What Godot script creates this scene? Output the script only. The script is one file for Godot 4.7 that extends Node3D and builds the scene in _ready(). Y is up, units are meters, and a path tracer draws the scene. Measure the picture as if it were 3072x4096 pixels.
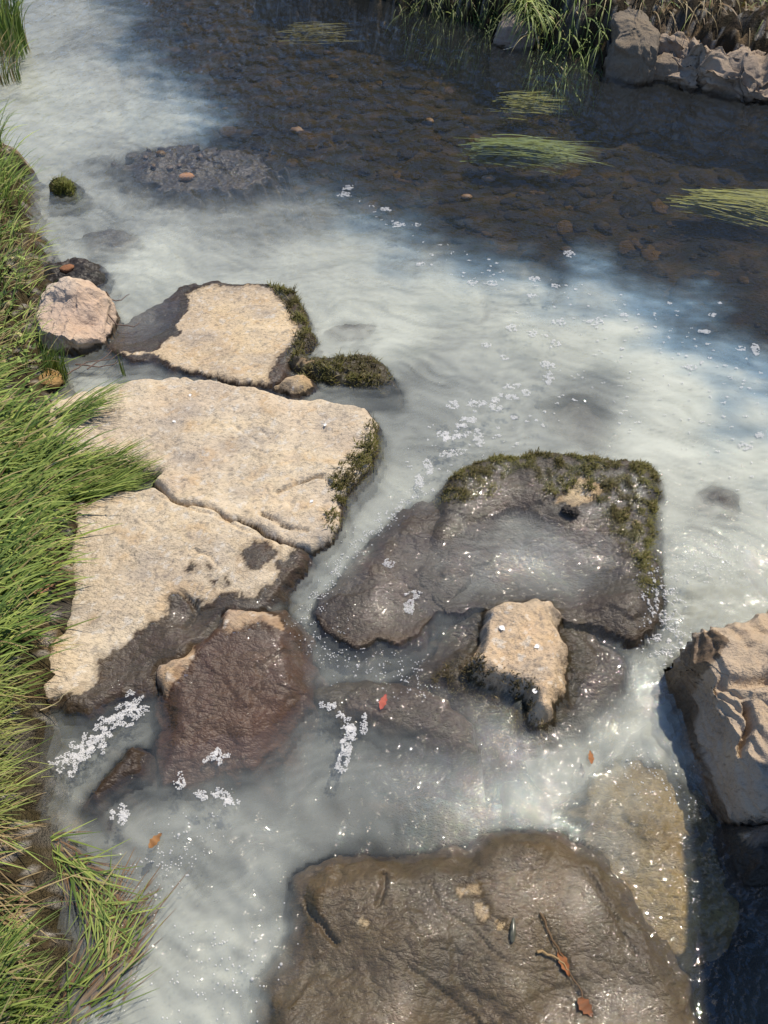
extends Node3D

# ---------------------------------------------------------------- shared state
const CELL := 0.015
const GX0 := -5.0
const GZ0 := -10.5
const GW := 668
const GH := 760
var bed := PackedFloat32Array()      # highest solid surface under each cell
var film := PackedByteArray()        # 1 where water runs over that surface
var M := {}
var rng := RandomNumberGenerator.new()
var nl: FastNoiseLite
var nr: FastNoiseLite
var nc: FastNoiseLite
var used := {}


func _ready() -> void:
	# ------------------------------------------------------------ camera, sky, sun, exposure
	var cam := Camera3D.new()
	cam.name = "camera"
	cam.position = Vector3(0, 2.2, 0)
	cam.rotation_degrees = Vector3(-50, 0, 0)
	cam.fov = 68.0
	cam.near = 0.05
	cam.far = 400.0
	add_child(cam)
	cam.current = true
	var env := Environment.new()
	env.background_mode = Environment.BG_SKY
	var sm := ProceduralSkyMaterial.new()
	sm.sky_top_color = Color(0.34, 0.47, 0.68)
	sm.sky_horizon_color = Color(0.66, 0.76, 0.86)
	sm.sky_curve = 0.2
	sm.ground_bottom_color = Color(0.2, 0.2, 0.16)
	sm.ground_horizon_color = Color(0.4, 0.42, 0.38)
	env.sky = Sky.new()
	env.sky.sky_material = sm
	env.background_energy_multiplier = 1.0
	env.tonemap_mode = Environment.TONE_MAPPER_LINEAR
	env.tonemap_exposure = 1.24
	env.sdfgi_enabled = true
	env.ssao_enabled = true
	env.ssil_enabled = true
	var we := WorldEnvironment.new()
	we.name = "world_environment"
	we.environment = env
	add_child(we)
	var sun := DirectionalLight3D.new()
	sun.name = "sun"
	sun.light_energy = 1.42
	sun.light_color = Color(1.0, 0.955, 0.89)
	sun.light_angular_distance = 0.5
	sun.shadow_enabled = true
	sun.look_at_from_position(Vector3(0.31, 0.9, -0.30), Vector3.ZERO, Vector3.UP)
	add_child(sun)

	rng.seed = 4711
	nl = noise(11, 5)
	nr = noise(23, 3)
	nc = noise(37, 1)
	nc.noise_type = FastNoiseLite.TYPE_CELLULAR
	nc.fractal_type = FastNoiseLite.FRACTAL_NONE
	nc.cellular_return_type = FastNoiseLite.RETURN_CELL_VALUE
	nc.cellular_distance_function = FastNoiseLite.DISTANCE_EUCLIDEAN
	make_materials()
	bed.resize(GW * GH)
	film.resize(GW * GH)
	build_ground()
	build_rocks()
	build_far_bank()
	build_water()
	build_grass()
	build_details()
	build_shade_bridge()


# ---------------------------------------------------------------- helpers
func noise(sd: int, oct: int) -> FastNoiseLite:
	var n := FastNoiseLite.new()
	n.seed = sd
	n.noise_type = FastNoiseLite.TYPE_SIMPLEX_SMOOTH
	n.frequency = 1.0
	n.fractal_octaves = oct
	return n


func tex(sd: int, freq: float, oct: int, stops: Array, normal := false, strength := 4.0, size := 1024, kind := FastNoiseLite.TYPE_SIMPLEX_SMOOTH, gain := 0.55, fractal := FastNoiseLite.FRACTAL_FBM, warp := 8.0) -> NoiseTexture2D:
	var n := FastNoiseLite.new()
	n.seed = sd
	n.noise_type = kind
	n.frequency = freq
	n.fractal_octaves = oct
	n.fractal_gain = gain
	n.fractal_type = fractal
	n.domain_warp_enabled = warp > 0.0
	n.domain_warp_amplitude = warp
	n.domain_warp_frequency = freq * 0.7
	var t := NoiseTexture2D.new()
	t.width = size
	t.height = size
	t.seamless = true
	t.seamless_blend_skirt = 0.15
	t.noise = n
	t.as_normal_map = normal
	t.bump_strength = strength
	if stops:
		var g := Gradient.new()
		g.offsets = PackedFloat32Array()
		g.colors = PackedColorArray()
		var offs := PackedFloat32Array()
		var cols := PackedColorArray()
		for s in stops:
			offs.append(s[0])
			cols.append(Color(s[1], s[2], s[3]).linear_to_srgb())
		g.offsets = offs
		g.colors = cols
		t.color_ramp = g
	return t


func stone_material(called: String, grain: Texture2D, stain: Texture2D, relief: Texture2D, rough: float, spec: float, bump: float) -> StandardMaterial3D:
	var m := StandardMaterial3D.new()
	m.resource_name = called
	m.vertex_color_use_as_albedo = true
	m.roughness = rough
	m.metallic_specular = spec
	m.albedo_texture = grain
	m.uv1_triplanar = true
	m.uv1_world_triplanar = true
	m.uv1_scale = Vector3(1.15, 1.15, 1.9)
	m.heightmap_enabled = true
	m.heightmap_texture = relief
	m.heightmap_scale = bump
	m.detail_enabled = true
	m.detail_blend_mode = BaseMaterial3D.BLEND_MODE_MUL
	m.detail_uv_layer = BaseMaterial3D.DETAIL_UV_2
	m.detail_albedo = stain
	m.uv2_triplanar = true
	m.uv2_world_triplanar = true
	m.uv2_scale = Vector3(0.47, 0.47, 0.61)
	return m


func plain_material(called: String, rough: float, spec := 0.4) -> StandardMaterial3D:
	var m := StandardMaterial3D.new()
	m.resource_name = called
	m.vertex_color_use_as_albedo = true
	m.roughness = rough
	m.metallic_specular = spec
	return m


func make_materials() -> void:
	var grain := tex(3, 0.03, 6, [[0.0, 0.45, 0.42, 0.38], [0.22, 0.72, 0.69, 0.65], [0.40, 0.93, 0.91, 0.88], [0.52, 1.0, 0.98, 0.95], [0.7, 1.0, 0.98, 0.93], [0.86, 0.92, 0.9, 0.88], [1.0, 0.75, 0.74, 0.73]], false, 4.0, 1024, FastNoiseLite.TYPE_SIMPLEX_SMOOTH, 0.8)
	var stain := tex(8, 0.006, 6, [[0.0, 0.74, 0.74, 0.76], [0.3, 0.9, 0.89, 0.89], [0.5, 1.0, 0.99, 0.97], [0.64, 1.0, 0.96, 0.88], [0.8, 0.96, 0.9, 0.84], [1.0, 0.82, 0.8, 0.8]])
	var relief := tex(5, 0.02, 7, [], false, 4.0, 1024, FastNoiseLite.TYPE_SIMPLEX_SMOOTH, 0.8, FastNoiseLite.FRACTAL_FBM, 4.0)
	M.dry = stone_material("dry_stone", grain, stain, relief, 0.92, 0.3, 1.0)
	var damp := tex(13, 0.035, 7, [[0.0, 0.3, 0.28, 0.25], [0.25, 0.55, 0.5, 0.44], [0.42, 0.86, 0.82, 0.76], [0.55, 1.0, 0.97, 0.9], [0.7, 1.15, 1.08, 0.95], [0.85, 0.9, 0.86, 0.84], [1.0, 0.55, 0.53, 0.52]], false, 4.0, 1024, FastNoiseLite.TYPE_SIMPLEX_SMOOTH, 0.85)
	var cracked := tex(17, 0.009, 6, [], false, 4.0, 1024, FastNoiseLite.TYPE_SIMPLEX_SMOOTH, 0.6, FastNoiseLite.FRACTAL_RIDGED, 12.0)
	M.wet = stone_material("wet_stone", damp, stain, cracked, 0.5, 0.45, 1.0)
	M.wet.heightmap_flip_texture = true
	M.soil = stone_material("soil", grain, stain, relief, 0.95, 0.25, 4.0)
	M.grass = plain_material("grass_blade", 0.55, 0.4)
	M.grass.backlight_enabled = true
	M.grass.backlight = Color(0.45, 0.5, 0.3)
	M.moss = plain_material("moss", 0.6, 0.4)
	M.plain = plain_material("matt", 0.7)
	M.glossy = plain_material("damp", 0.25, 0.5)
	var w := StandardMaterial3D.new()
	w.resource_name = "clear_water"
	w.transparency = BaseMaterial3D.TRANSPARENCY_ALPHA
	w.albedo_color = Color(0.9, 0.95, 0.95, 0.01)
	w.roughness = 0.021
	w.metallic_specular = 0.46
	w.normal_enabled = true
	w.normal_texture = tex(31, 0.026, 2, [], true, 9.0, 1024)
	w.normal_scale = 0.45
	w.uv1_triplanar = true
	w.uv1_world_triplanar = true
	w.uv1_scale = Vector3(1.1, 1.1, 1.5)
	M.water = w
	var thin: StandardMaterial3D = w.duplicate()
	thin.resource_name = "water_film"
	thin.normal_texture = tex(47, 0.07, 2, [], true, 6.0, 1024)
	thin.normal_scale = 0.36
	thin.roughness = 0.04
	thin.metallic_specular = 0.26
	M.film = thin
	var s := plain_material("suspended_silt", 0.95, 0.0)
	s.specular_mode = BaseMaterial3D.SPECULAR_DISABLED
	s.transparency = BaseMaterial3D.TRANSPARENCY_ALPHA
	M.silt = s
	var f := plain_material("foam_bubbles", 0.3, 0.5)
	f.transparency = BaseMaterial3D.TRANSPARENCY_ALPHA
	f.albedo_color = Color(1, 1, 1, 0.52)
	M.foam = f


func pv(a: Array) -> PackedVector2Array:
	var r := PackedVector2Array()
	for i in range(0, a.size(), 2):
		r.append(Vector2(a[i], a[i + 1]))
	return r


func sdf(poly: PackedVector2Array, p: Vector2) -> float:
	var best := 1e9
	var n := poly.size()
	var b := poly[n - 1]
	for i in n:
		var a := poly[i]
		var e := b - a
		var w := p - a
		var t := clampf(w.dot(e) / e.length_squared(), 0.0, 1.0)
		best = minf(best, (w - e * t).length_squared())
		b = a
	best = sqrt(best)
	return -best if Geometry2D.is_point_in_polygon(p, poly) else best


func line_distance(line: PackedVector2Array, p: Vector2) -> float:
	var best := 1e9
	for i in line.size() - 1:
		var a := line[i]
		var e := line[i + 1] - a
		var t := clampf((p - a).dot(e) / e.length_squared(), 0.0, 1.0)
		best = minf(best, (p - a - e * t).length_squared())
	return sqrt(best)


func bed_at(x: float, z: float) -> float:
	var u := clampf((x - GX0) / CELL, 0.0, GW - 1.01)
	var v := clampf((z - GZ0) / CELL, 0.0, GH - 1.01)
	var i := int(u)
	var j := int(v)
	u -= i
	v -= j
	var k := j * GW + i
	return lerpf(lerpf(bed[k], bed[k + 1], u), lerpf(bed[k + GW], bed[k + GW + 1], u), v)


func film_at(x: float, z: float) -> float:
	var i := clampi(int(round((x - GX0) / CELL)), 0, GW - 1)
	var j := clampi(int(round((z - GZ0) / CELL)), 0, GH - 1)
	return film[j * GW + i]


func level(z: float) -> float:
	return 0.07 * smoothstep(-1.26, -1.62, z)


func numbered(called: String) -> String:
	if not used.has(called):
		used[called] = 0
		return called
	used[called] += 1
	return "%s_%03d" % [called, used[called]]


func tag(o: Node3D, label: String, category := "", group := "", kind := "") -> void:
	if label:
		o.set_meta("label", label)
	if category:
		o.set_meta("category", category)
	if group:
		o.set_meta("group", group)
	if kind:
		o.set_meta("kind", kind)


func mesh_of(v: PackedVector3Array, n: PackedVector3Array, c: PackedColorArray, idx: PackedInt32Array, m: Material, into: ArrayMesh = null) -> ArrayMesh:
	var a := []
	a.resize(Mesh.ARRAY_MAX)
	a[Mesh.ARRAY_VERTEX] = v
	if n.size():
		a[Mesh.ARRAY_NORMAL] = n
	if c.size():
		a[Mesh.ARRAY_COLOR] = c
	if idx.size():
		a[Mesh.ARRAY_INDEX] = idx
	var am := into if into else ArrayMesh.new()
	am.add_surface_from_arrays(Mesh.PRIMITIVE_TRIANGLES, a)
	am.surface_set_material(am.get_surface_count() - 1, m)
	return am


func put(called: String, mesh: Mesh, parent: Node = self) -> MeshInstance3D:
	var o := MeshInstance3D.new()
	o.name = numbered(called) if parent == self else called
	o.mesh = mesh
	parent.add_child(o, true)
	return o


func lin(c: Array, k := 1.0) -> Color:
	return Color(c[0] * k, c[1] * k, c[2] * k)


# A stone or bank: a relief over its own outline, flat or domed on top, steep at its sides and rooted below the stream bed.
# o: top, base, edge (width of the flank), k (steepness), tilt, rough, strata, bumps [x, z, radius, height ...], cracks [[line, width, depth] ...],
# dry (list of outlines), spots [x, z, r ...] of wet, flow (water runs over the wet part), tone / tone2 (dry), wet / wet2 (wet)
func relief(called: String, label: String, category: String, outline: Array, o := {}) -> MeshInstance3D:
	var poly := pv(outline)
	var top: float = o.get("top", 0.1)
	var base: float = o.get("base", -0.34)
	var edge: float = o.get("edge", 0.04)
	var k: float = o.get("k", 3.0)
	var tilt: Vector2 = o.get("tilt", Vector2.ZERO)
	var rough: float = o.get("rough", 0.012)
	var strata: float = o.get("strata", 0.008)
	var ragged: float = o.get("ragged", 0.03)
	var fine: float = o.get("fine", 0.0007)
	var step: float = o.get("step", 0.007)
	var skirt: float = o.get("skirt", 0.07)
	var grow: float = o.get("grow", skirt + 0.25 * edge)
	var bumps: Array = o.get("bumps", [])
	var spots: Array = o.get("spots", [])
	var flow: bool = o.get("flow", false)
	var all_dry: bool = not o.has("dry")
	var dry := []
	for d in o.get("dry", []):
		dry.append(pv(d))
	var cracks := []
	for c in o.get("cracks", []):
		cracks.append([pv(c[0]), c[1], c[2]])
	var plateaus := []
	for c in o.get("plateaus", []):
		plateaus.append([pv(c[0]), c[1], c[2]])
	var wetness: float = o.get("wetness", 0.68)
	var tone: Array = o.get("tone", [0.46, 0.385, 0.27])
	var tone2: Array = o.get("tone2", [0.42, 0.32, 0.225])
	var wet: Array = o.get("wet", [0.10, 0.075, 0.05])
	var wet2: Array = o.get("wet2", [0.075, 0.058, 0.042])
	var box := Rect2(poly[0], Vector2.ZERO)
	for p in poly:
		box = box.expand(p)
	box = box.grow(0.02 + grow)
	var mid := box.get_center()
	var knee: float = o.get("knee", minf(level(mid.y) - 0.05, top - 0.03))
	var nx := int(box.size.x / step) + 2
	var nz := int(box.size.y / step) + 2
	var v := PackedVector3Array()
	var c := PackedColorArray()
	var inside := PackedByteArray()
	var isdry := PackedByteArray()
	v.resize(nx * nz)
	c.resize(nx * nz)
	inside.resize(nx * nz)
	isdry.resize(nx * nz)
	for j in nz:
		for i in nx:
			var p := box.position + Vector2(i, j) * step
			var at := j * nx + i
			var wx := nr.get_noise_2d(p.x * 6.0, p.y * 6.0)
			var wz := nr.get_noise_2d(p.x * 6.0 + 40.0, p.y * 6.0)
			var d := sdf(poly, p + Vector2(wx, wz) * ragged) - grow
			if d > step * 1.5:
				v[at] = Vector3(p.x, base, p.y)
				continue
			inside[at] = 1
			var t := clampf((-d - skirt) / edge, 0.0, 1.0)
			var prof := 1.0 - pow(1.0 - t, k)
			var low := nl.get_noise_2d(p.x * 2.3 + 7.0, p.y * 2.3)
			var y := top + tilt.dot(p - mid) + rough * low * 1.6
			var chip := Vector2(p.x + wx * 0.05, p.y + wz * 0.05)
			y += strata * (0.7 * nc.get_noise_2d(chip.x * 3.2 + chip.y * 1.2, chip.y * 5.5) + 0.35 * nc.get_noise_2d(chip.x * 9.0 + 30.0, chip.y * 14.0))
			y += fine * (nr.get_noise_2d(p.x * 22.0, p.y * 30.0) + 0.5 * nr.get_noise_2d(p.x * 70.0, p.y * 70.0))
			for b in range(0, bumps.size(), 4):
				var q: float = Vector2(p.x - bumps[b], p.y - bumps[b + 1]).length() / bumps[b + 2]
				if q < 2.5:
					y += bumps[b + 3] * exp(-q * q)
			for cr in cracks:
				var q: float = line_distance(cr[0], p + Vector2(wz, wx) * 0.012) / cr[1]
				if q < 2.5:
					y -= cr[2] * exp(-q * q * q)
			for pl in plateaus:
				var q := smoothstep(0.0, 1.0, -sdf(pl[0], p + Vector2(wx, wz) * 0.03) / float(pl[2]) + 0.3)
				y = lerpf(y, pl[1] + rough * low * 1.6 + fine * (nr.get_noise_2d(p.x * 20.0, p.y * 20.0) + 0.8 * nr.get_noise_2d(p.x * 55.0, p.y * 55.0)), q)
			y = lerpf(lerpf(base, knee, clampf(-d / skirt, 0.0, 1.0)), y, prof)
			var side := 1.0 - prof
			var off := Vector3(nr.get_noise_3d(p.x * 8.0, y * 9.0, p.y * 8.0), 0, nr.get_noise_3d(p.x * 8.0 + 30.0, y * 9.0, p.y * 8.0)) * (0.003 + 0.014 * side)
			v[at] = Vector3(p.x, y, p.y) + off
			var is_dry := all_dry
			var margin := 1.0 if all_dry else -1.0
			if not all_dry:
				var ps := p + Vector2(nr.get_noise_2d(p.x * 16.0, p.y * 16.0), nr.get_noise_2d(p.x * 16.0 + 9.0, p.y * 16.0)) * 0.022 + Vector2(wx, wz) * 0.01
				for dp in dry:
					margin = maxf(margin, -sdf(dp, ps))
				for b in range(0, spots.size(), 3):
					margin = minf(margin, Vector2(ps.x - spots[b], ps.y - spots[b + 1]).length() - spots[b + 2])
				is_dry = margin > 0.0
			if y < level(p.y) + 0.012 and (all_dry or margin < 0.03) and not o.get("soil", false):
				is_dry = false
			isdry[at] = 1 if is_dry else 0
			var mx := clampf(0.5 + 1.1 * nl.get_noise_2d(p.x * 1.7 + 20.0, p.y * 2.6), 0.0, 1.0)
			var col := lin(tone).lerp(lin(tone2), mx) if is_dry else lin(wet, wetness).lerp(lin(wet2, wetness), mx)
			var grey := nl.get_noise_2d(p.x * 3.1 + 70.0, p.y * 4.3)
			if is_dry:
				col = col.lerp(lin(tone2, 0.78).lerp(Color(0.36, 0.35, 0.34), 0.5), smoothstep(0.12, 0.42, grey) * 0.55)
				if nr.get_noise_2d(p.x * 48.0, p.y * 60.0) > 0.42:
					col = col.darkened(0.28)
				col = col.lerp(Color(0.50, 0.36, 0.21), 0.45 * smoothstep(0.22, 0.5, nl.get_noise_2d(p.x * 5.0 + 12.0, p.y * 6.0)))
				var lichen := nl.get_noise_2d(p.x * 21.0 + 44.0, p.y * 21.0)
				if lichen > 0.36:
					col = col.lerp(Color(0.63, 0.62, 0.58), 0.55)
				elif lichen < -0.4:
					col = col.lerp(Color(0.20, 0.19, 0.18), 0.5)
				if margin < 0.014 + 0.008 * wx:
					col = col.lerp(lin(wet), 0.35)
			c[at] = col
			var gi := int(round((v[at].x - GX0) / CELL))
			var gj := int(round((v[at].z - GZ0) / CELL))
			if gi >= 0 and gj >= 0 and gi < GW and gj < GH:
				var g := gj * GW + gi
				if y > bed[g]:
					bed[g] = y
					film[g] = 1 if flow and not is_dry else 0
	var mesh := grid_mesh(v, c, inside, isdry, nx, nz, M.soil if o.get("soil", false) else M.dry, M.wet)
	var node := put(called, mesh)
	if o.get("setting", false):
		tag(node, "", "", "", "structure")
		if label:
			node.set_meta("label", label)
	else:
		tag(node, label, category, o.get("group", ""))
	return node


# A free-standing stone: a wall of rings up its outline and a cap of shrinking rings, broken into ledges and bumps.
func boulder(called: String, label: String, outline: Array, o := {}) -> MeshInstance3D:
	var poly := pv(outline)
	var area := 0.0
	var centre := Vector2.ZERO
	for i in poly.size():
		area += poly[i].cross(poly[(i + 1) % poly.size()])
		centre += poly[i] / poly.size()
	if area < 0.0:
		poly.reverse()
	var around: int = o.get("around", 260)
	var ring := PackedVector2Array()
	var total := 0.0
	for i in poly.size():
		total += poly[i].distance_to(poly[(i + 1) % poly.size()])
	var k := 0
	var gone := 0.0
	for i in around:
		var want := total * i / around
		while gone + poly[k].distance_to(poly[(k + 1) % poly.size()]) < want:
			gone += poly[k].distance_to(poly[(k + 1) % poly.size()])
			k += 1
		var a := poly[k]
		ring.append(a.move_toward(poly[(k + 1) % poly.size()], want - gone))
	var top: float = o.get("top", 0.2)
	var base: float = o.get("base", -0.25)
	var flare: float = o.get("flare", 0.12)
	var dome: float = o.get("dome", 0.03)
	var amp: float = o.get("amp", 0.035)
	var ledge: float = o.get("ledge", 0.012)
	var tilt: Vector2 = o.get("tilt", Vector2.ZERO)
	var bed_dir: Vector3 = o.get("bedding", Vector3(0.25, 1.0, 0.15)).normalized()
	var walls := 34
	var caps := 46
	var nx := around + 1
	var nz := walls + caps
	var v := PackedVector3Array()
	var c := PackedColorArray()
	var one := PackedByteArray()
	var isdry := PackedByteArray()
	v.resize(nx * nz)
	c.resize(nx * nz)
	one.resize(nx * nz)
	one.fill(1)
	isdry.resize(nx * nz)
	var dry := []
	for d in o.get("dry", []):
		dry.append(pv(d))
	var cracks := []
	for cr in o.get("cracks", []):
		cracks.append([pv(cr[0]), cr[1], cr[2]])
	var bumps: Array = o.get("bumps", [])
	var tone: Array = o.get("tone", [0.46, 0.385, 0.27])
	var tone2: Array = o.get("tone2", [0.42, 0.32, 0.225])
	var wet: Array = o.get("wet", [0.09, 0.07, 0.05])
	for j in nz:
		for i in nx:
			var q := ring[i % around] - centre
			var y := 0.0
			var sc := 1.0
			if j < walls:
				var w := j / float(walls - 1)
				y = lerpf(base, top - 0.02, w)
				sc = 1.0 + flare * (1.0 - w) - 0.03 * smoothstep(0.75, 1.0, w)
			else:
				var e := (j - walls + 1) / float(caps)
				sc = 0.97 * (1.0 - e)
				y = top - 0.02 + minf(0.02, e * 0.3) + dome * (1.0 - sc * sc)
			var p := Vector3(centre.x + q.x * sc, y, centre.y + q.y * sc)
			var grip := clampf((y - base) / (top - base) * 1.4, 0.0, 1.0)
			p.y += tilt.dot(q * sc) * grip
			for b in range(0, bumps.size(), 4):
				var f: float = Vector2(p.x - bumps[b], p.z - bumps[b + 1]).length() / bumps[b + 2]
				if f < 2.5:
					p.y += bumps[b + 3] * exp(-f * f) * grip
			var n1 := Vector3(nl.get_noise_3d(p.x * 3.0, p.y * 3.0, p.z * 3.0), nl.get_noise_3d(p.x * 3.0 + 31.0, p.y * 3.0, p.z * 3.0), nl.get_noise_3d(p.x * 3.0, p.y * 3.0 + 57.0, p.z * 3.0))
			var out := Vector3(q.x, 0.0, q.y).normalized() if j < walls else Vector3.UP
			var s := p.dot(bed_dir) * 26.0 + 2.2 * nl.get_noise_3d(p.x * 2.0, p.y * 2.0, p.z * 2.0 + 11.0)
			var fr := s - floorf(s)
			var step := smoothstep(0.35, 0.65, fr) - fr
			p += n1 * amp * 1.6 + out * ledge * step
			p += out * 0.003 * nr.get_noise_3d(p.x * 40.0, p.y * 40.0, p.z * 40.0)
			if j >= walls:
				for cr in cracks:
					var f: float = line_distance(cr[0], Vector2(p.x + n1.z * 0.02, p.z + n1.x * 0.02)) / cr[1]
					if f < 2.5:
						p.y -= cr[2] * exp(-f * f * f)
			v[j * nx + i] = p
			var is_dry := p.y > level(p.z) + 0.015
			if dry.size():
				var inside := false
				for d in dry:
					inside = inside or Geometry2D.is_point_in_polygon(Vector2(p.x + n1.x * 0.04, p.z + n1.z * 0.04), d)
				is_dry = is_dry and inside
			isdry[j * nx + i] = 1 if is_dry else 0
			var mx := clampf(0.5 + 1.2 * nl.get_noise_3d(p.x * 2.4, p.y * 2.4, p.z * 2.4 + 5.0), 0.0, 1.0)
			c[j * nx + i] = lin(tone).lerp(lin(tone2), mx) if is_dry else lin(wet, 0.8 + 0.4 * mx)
			var gx := int(round((p.x - GX0) / CELL))
			var gz := int(round((p.z - GZ0) / CELL))
			if gx >= 0 and gz >= 0 and gx < GW and gz < GH and p.y > bed[gz * GW + gx]:
				bed[gz * GW + gx] = p.y
				film[gz * GW + gx] = 0
	var node := put(called, grid_mesh(v, c, one, isdry, nx, nz, M.dry, M.wet))
	tag(node, label, "rock", o.get("group", ""))
	return node


func grid_mesh(v: PackedVector3Array, c: PackedColorArray, inside: PackedByteArray, isdry: PackedByteArray, nx: int, nz: int, dry_m: Material, wet_m: Material) -> ArrayMesh:
	var n := PackedVector3Array()
	n.resize(v.size())
	for j in nz:
		for i in nx:
			var at := j * nx + i
			var e := v[at + (1 if i < nx - 1 else 0)] - v[at - (1 if i > 0 else 0)]
			var s := v[at + (nx if j < nz - 1 else 0)] - v[at - (nx if j > 0 else 0)]
			n[at] = s.cross(e).normalized()
	var tri := [PackedInt32Array(), PackedInt32Array()]
	for j in nz - 1:
		for i in nx - 1:
			var a := j * nx + i
			if inside[a] + inside[a + 1] + inside[a + nx] + inside[a + nx + 1] < 4:
				continue
			for t in [[a, a + 1, a + nx], [a + 1, a + nx + 1, a + nx]]:
				var which := 0 if isdry[t[0]] + isdry[t[1]] + isdry[t[2]] >= 2 else 1
				tri[which].append(t[0])
				tri[which].append(t[1])
				tri[which].append(t[2])
	var am := ArrayMesh.new()
	for which in 2:
		if tri[which].size() == 0:
			continue
		var re := {}
		var v2 := PackedVector3Array()
		var n2 := PackedVector3Array()
		var c2 := PackedColorArray()
		var i2 := PackedInt32Array()
		for q in tri[which]:
			if not re.has(q):
				re[q] = v2.size()
				v2.append(v[q])
				n2.append(n[q])
				if c.size():
					c2.append(c[q])
			i2.append(re[q])
		mesh_of(v2, n2, c2, i2, dry_m if which == 0 else wet_m, am)
	return am


# ---------------------------------------------------------------- the stream bed and the left bank
func base_bed(x: float, z: float) -> float:
	return -0.30 + 0.05 * nl.get_noise_2d(x * 0.9, z * 0.9) + 0.02 * nr.get_noise_2d(x * 4.0, z * 4.0)


func build_ground() -> void:
	for j in GH:
		for i in GW:
			bed[j * GW + i] = base_bed(GX0 + i * CELL, GZ0 + j * CELL)
	var nx := 260
	var nz := 260
	var v := PackedVector3Array()
	var c := PackedColorArray()
	var one := PackedByteArray()
	var dry := PackedByteArray()
	v.resize(nx * nz)
	c.resize(nx * nz)
	one.resize(nx * nz)
	one.fill(1)
	dry.resize(nx * nz)
	for j in nz:
		for i in nx:
			var x := lerpf(-5.0, 5.0, i / float(nx - 1))
			var z := lerpf(-10.5, 1.5, j / float(nz - 1))
			if i == 0: x = -60.0
			if i == nx - 1: x = 60.0
			if j == 0: z = -70.0
			if j == nz - 1: z = 50.0
			var at := j * nx + i
			v[at] = Vector3(x, base_bed(x, z), z)
			var t := clampf(0.5 + nl.get_noise_2d(x * 2.2, z * 4.0) * 1.3, 0.0, 1.0)
			var u := clampf(0.5 + nr.get_noise_2d(x * 6.0, z * 9.0) * 1.2, 0.0, 1.0)
			c[at] = Color(0.022, 0.018, 0.011).lerp(Color(0.085, 0.057, 0.021), t * t).lerp(Color(0.02, 0.024, 0.014), u * 0.7)
	var o := put("stream_bed", grid_mesh(v, c, one, dry, nx, nz, M.wet, M.soil))
	tag(o, "dark brown gravelly bed of the stream under the clear water", "", "", "structure")
	relief("left_bank", "grassy earth bank beside the pale slabs", "", [-4.796, -4.571, -2.291, -4.541, -2.180, -4.453, -2.052, -4.228, -1.942, -3.917, -1.864, -3.725, -1.755, -3.567, -1.744, -3.416, -1.596, -3.221, -1.596, -2.916, -1.527, -2.696, -1.387, -2.554, -1.388, -2.405, -1.248, -2.184, -1.124, -1.982, -1.111, -1.668, -1.064, -1.377, -1.084, -1.140, -1.085, -1.047, -1.080, -0.902, -0.984, -0.717, -0.936, -0.609, -0.888, -0.465, -0.859, -0.343, -0.859, -0.205, -0.800, 0.014, -1.688, 0.014], {"top": 0.13, "edge": 0.14, "k": 2.0, "step": 0.02, "rough": 0.03, "strata": 0.0, "fine": 0.012, "soil": true, "setting": true, "tone": [0.10, 0.075, 0.045], "tone2": [0.07, 0.06, 0.03], "ragged": 0.05})


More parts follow.
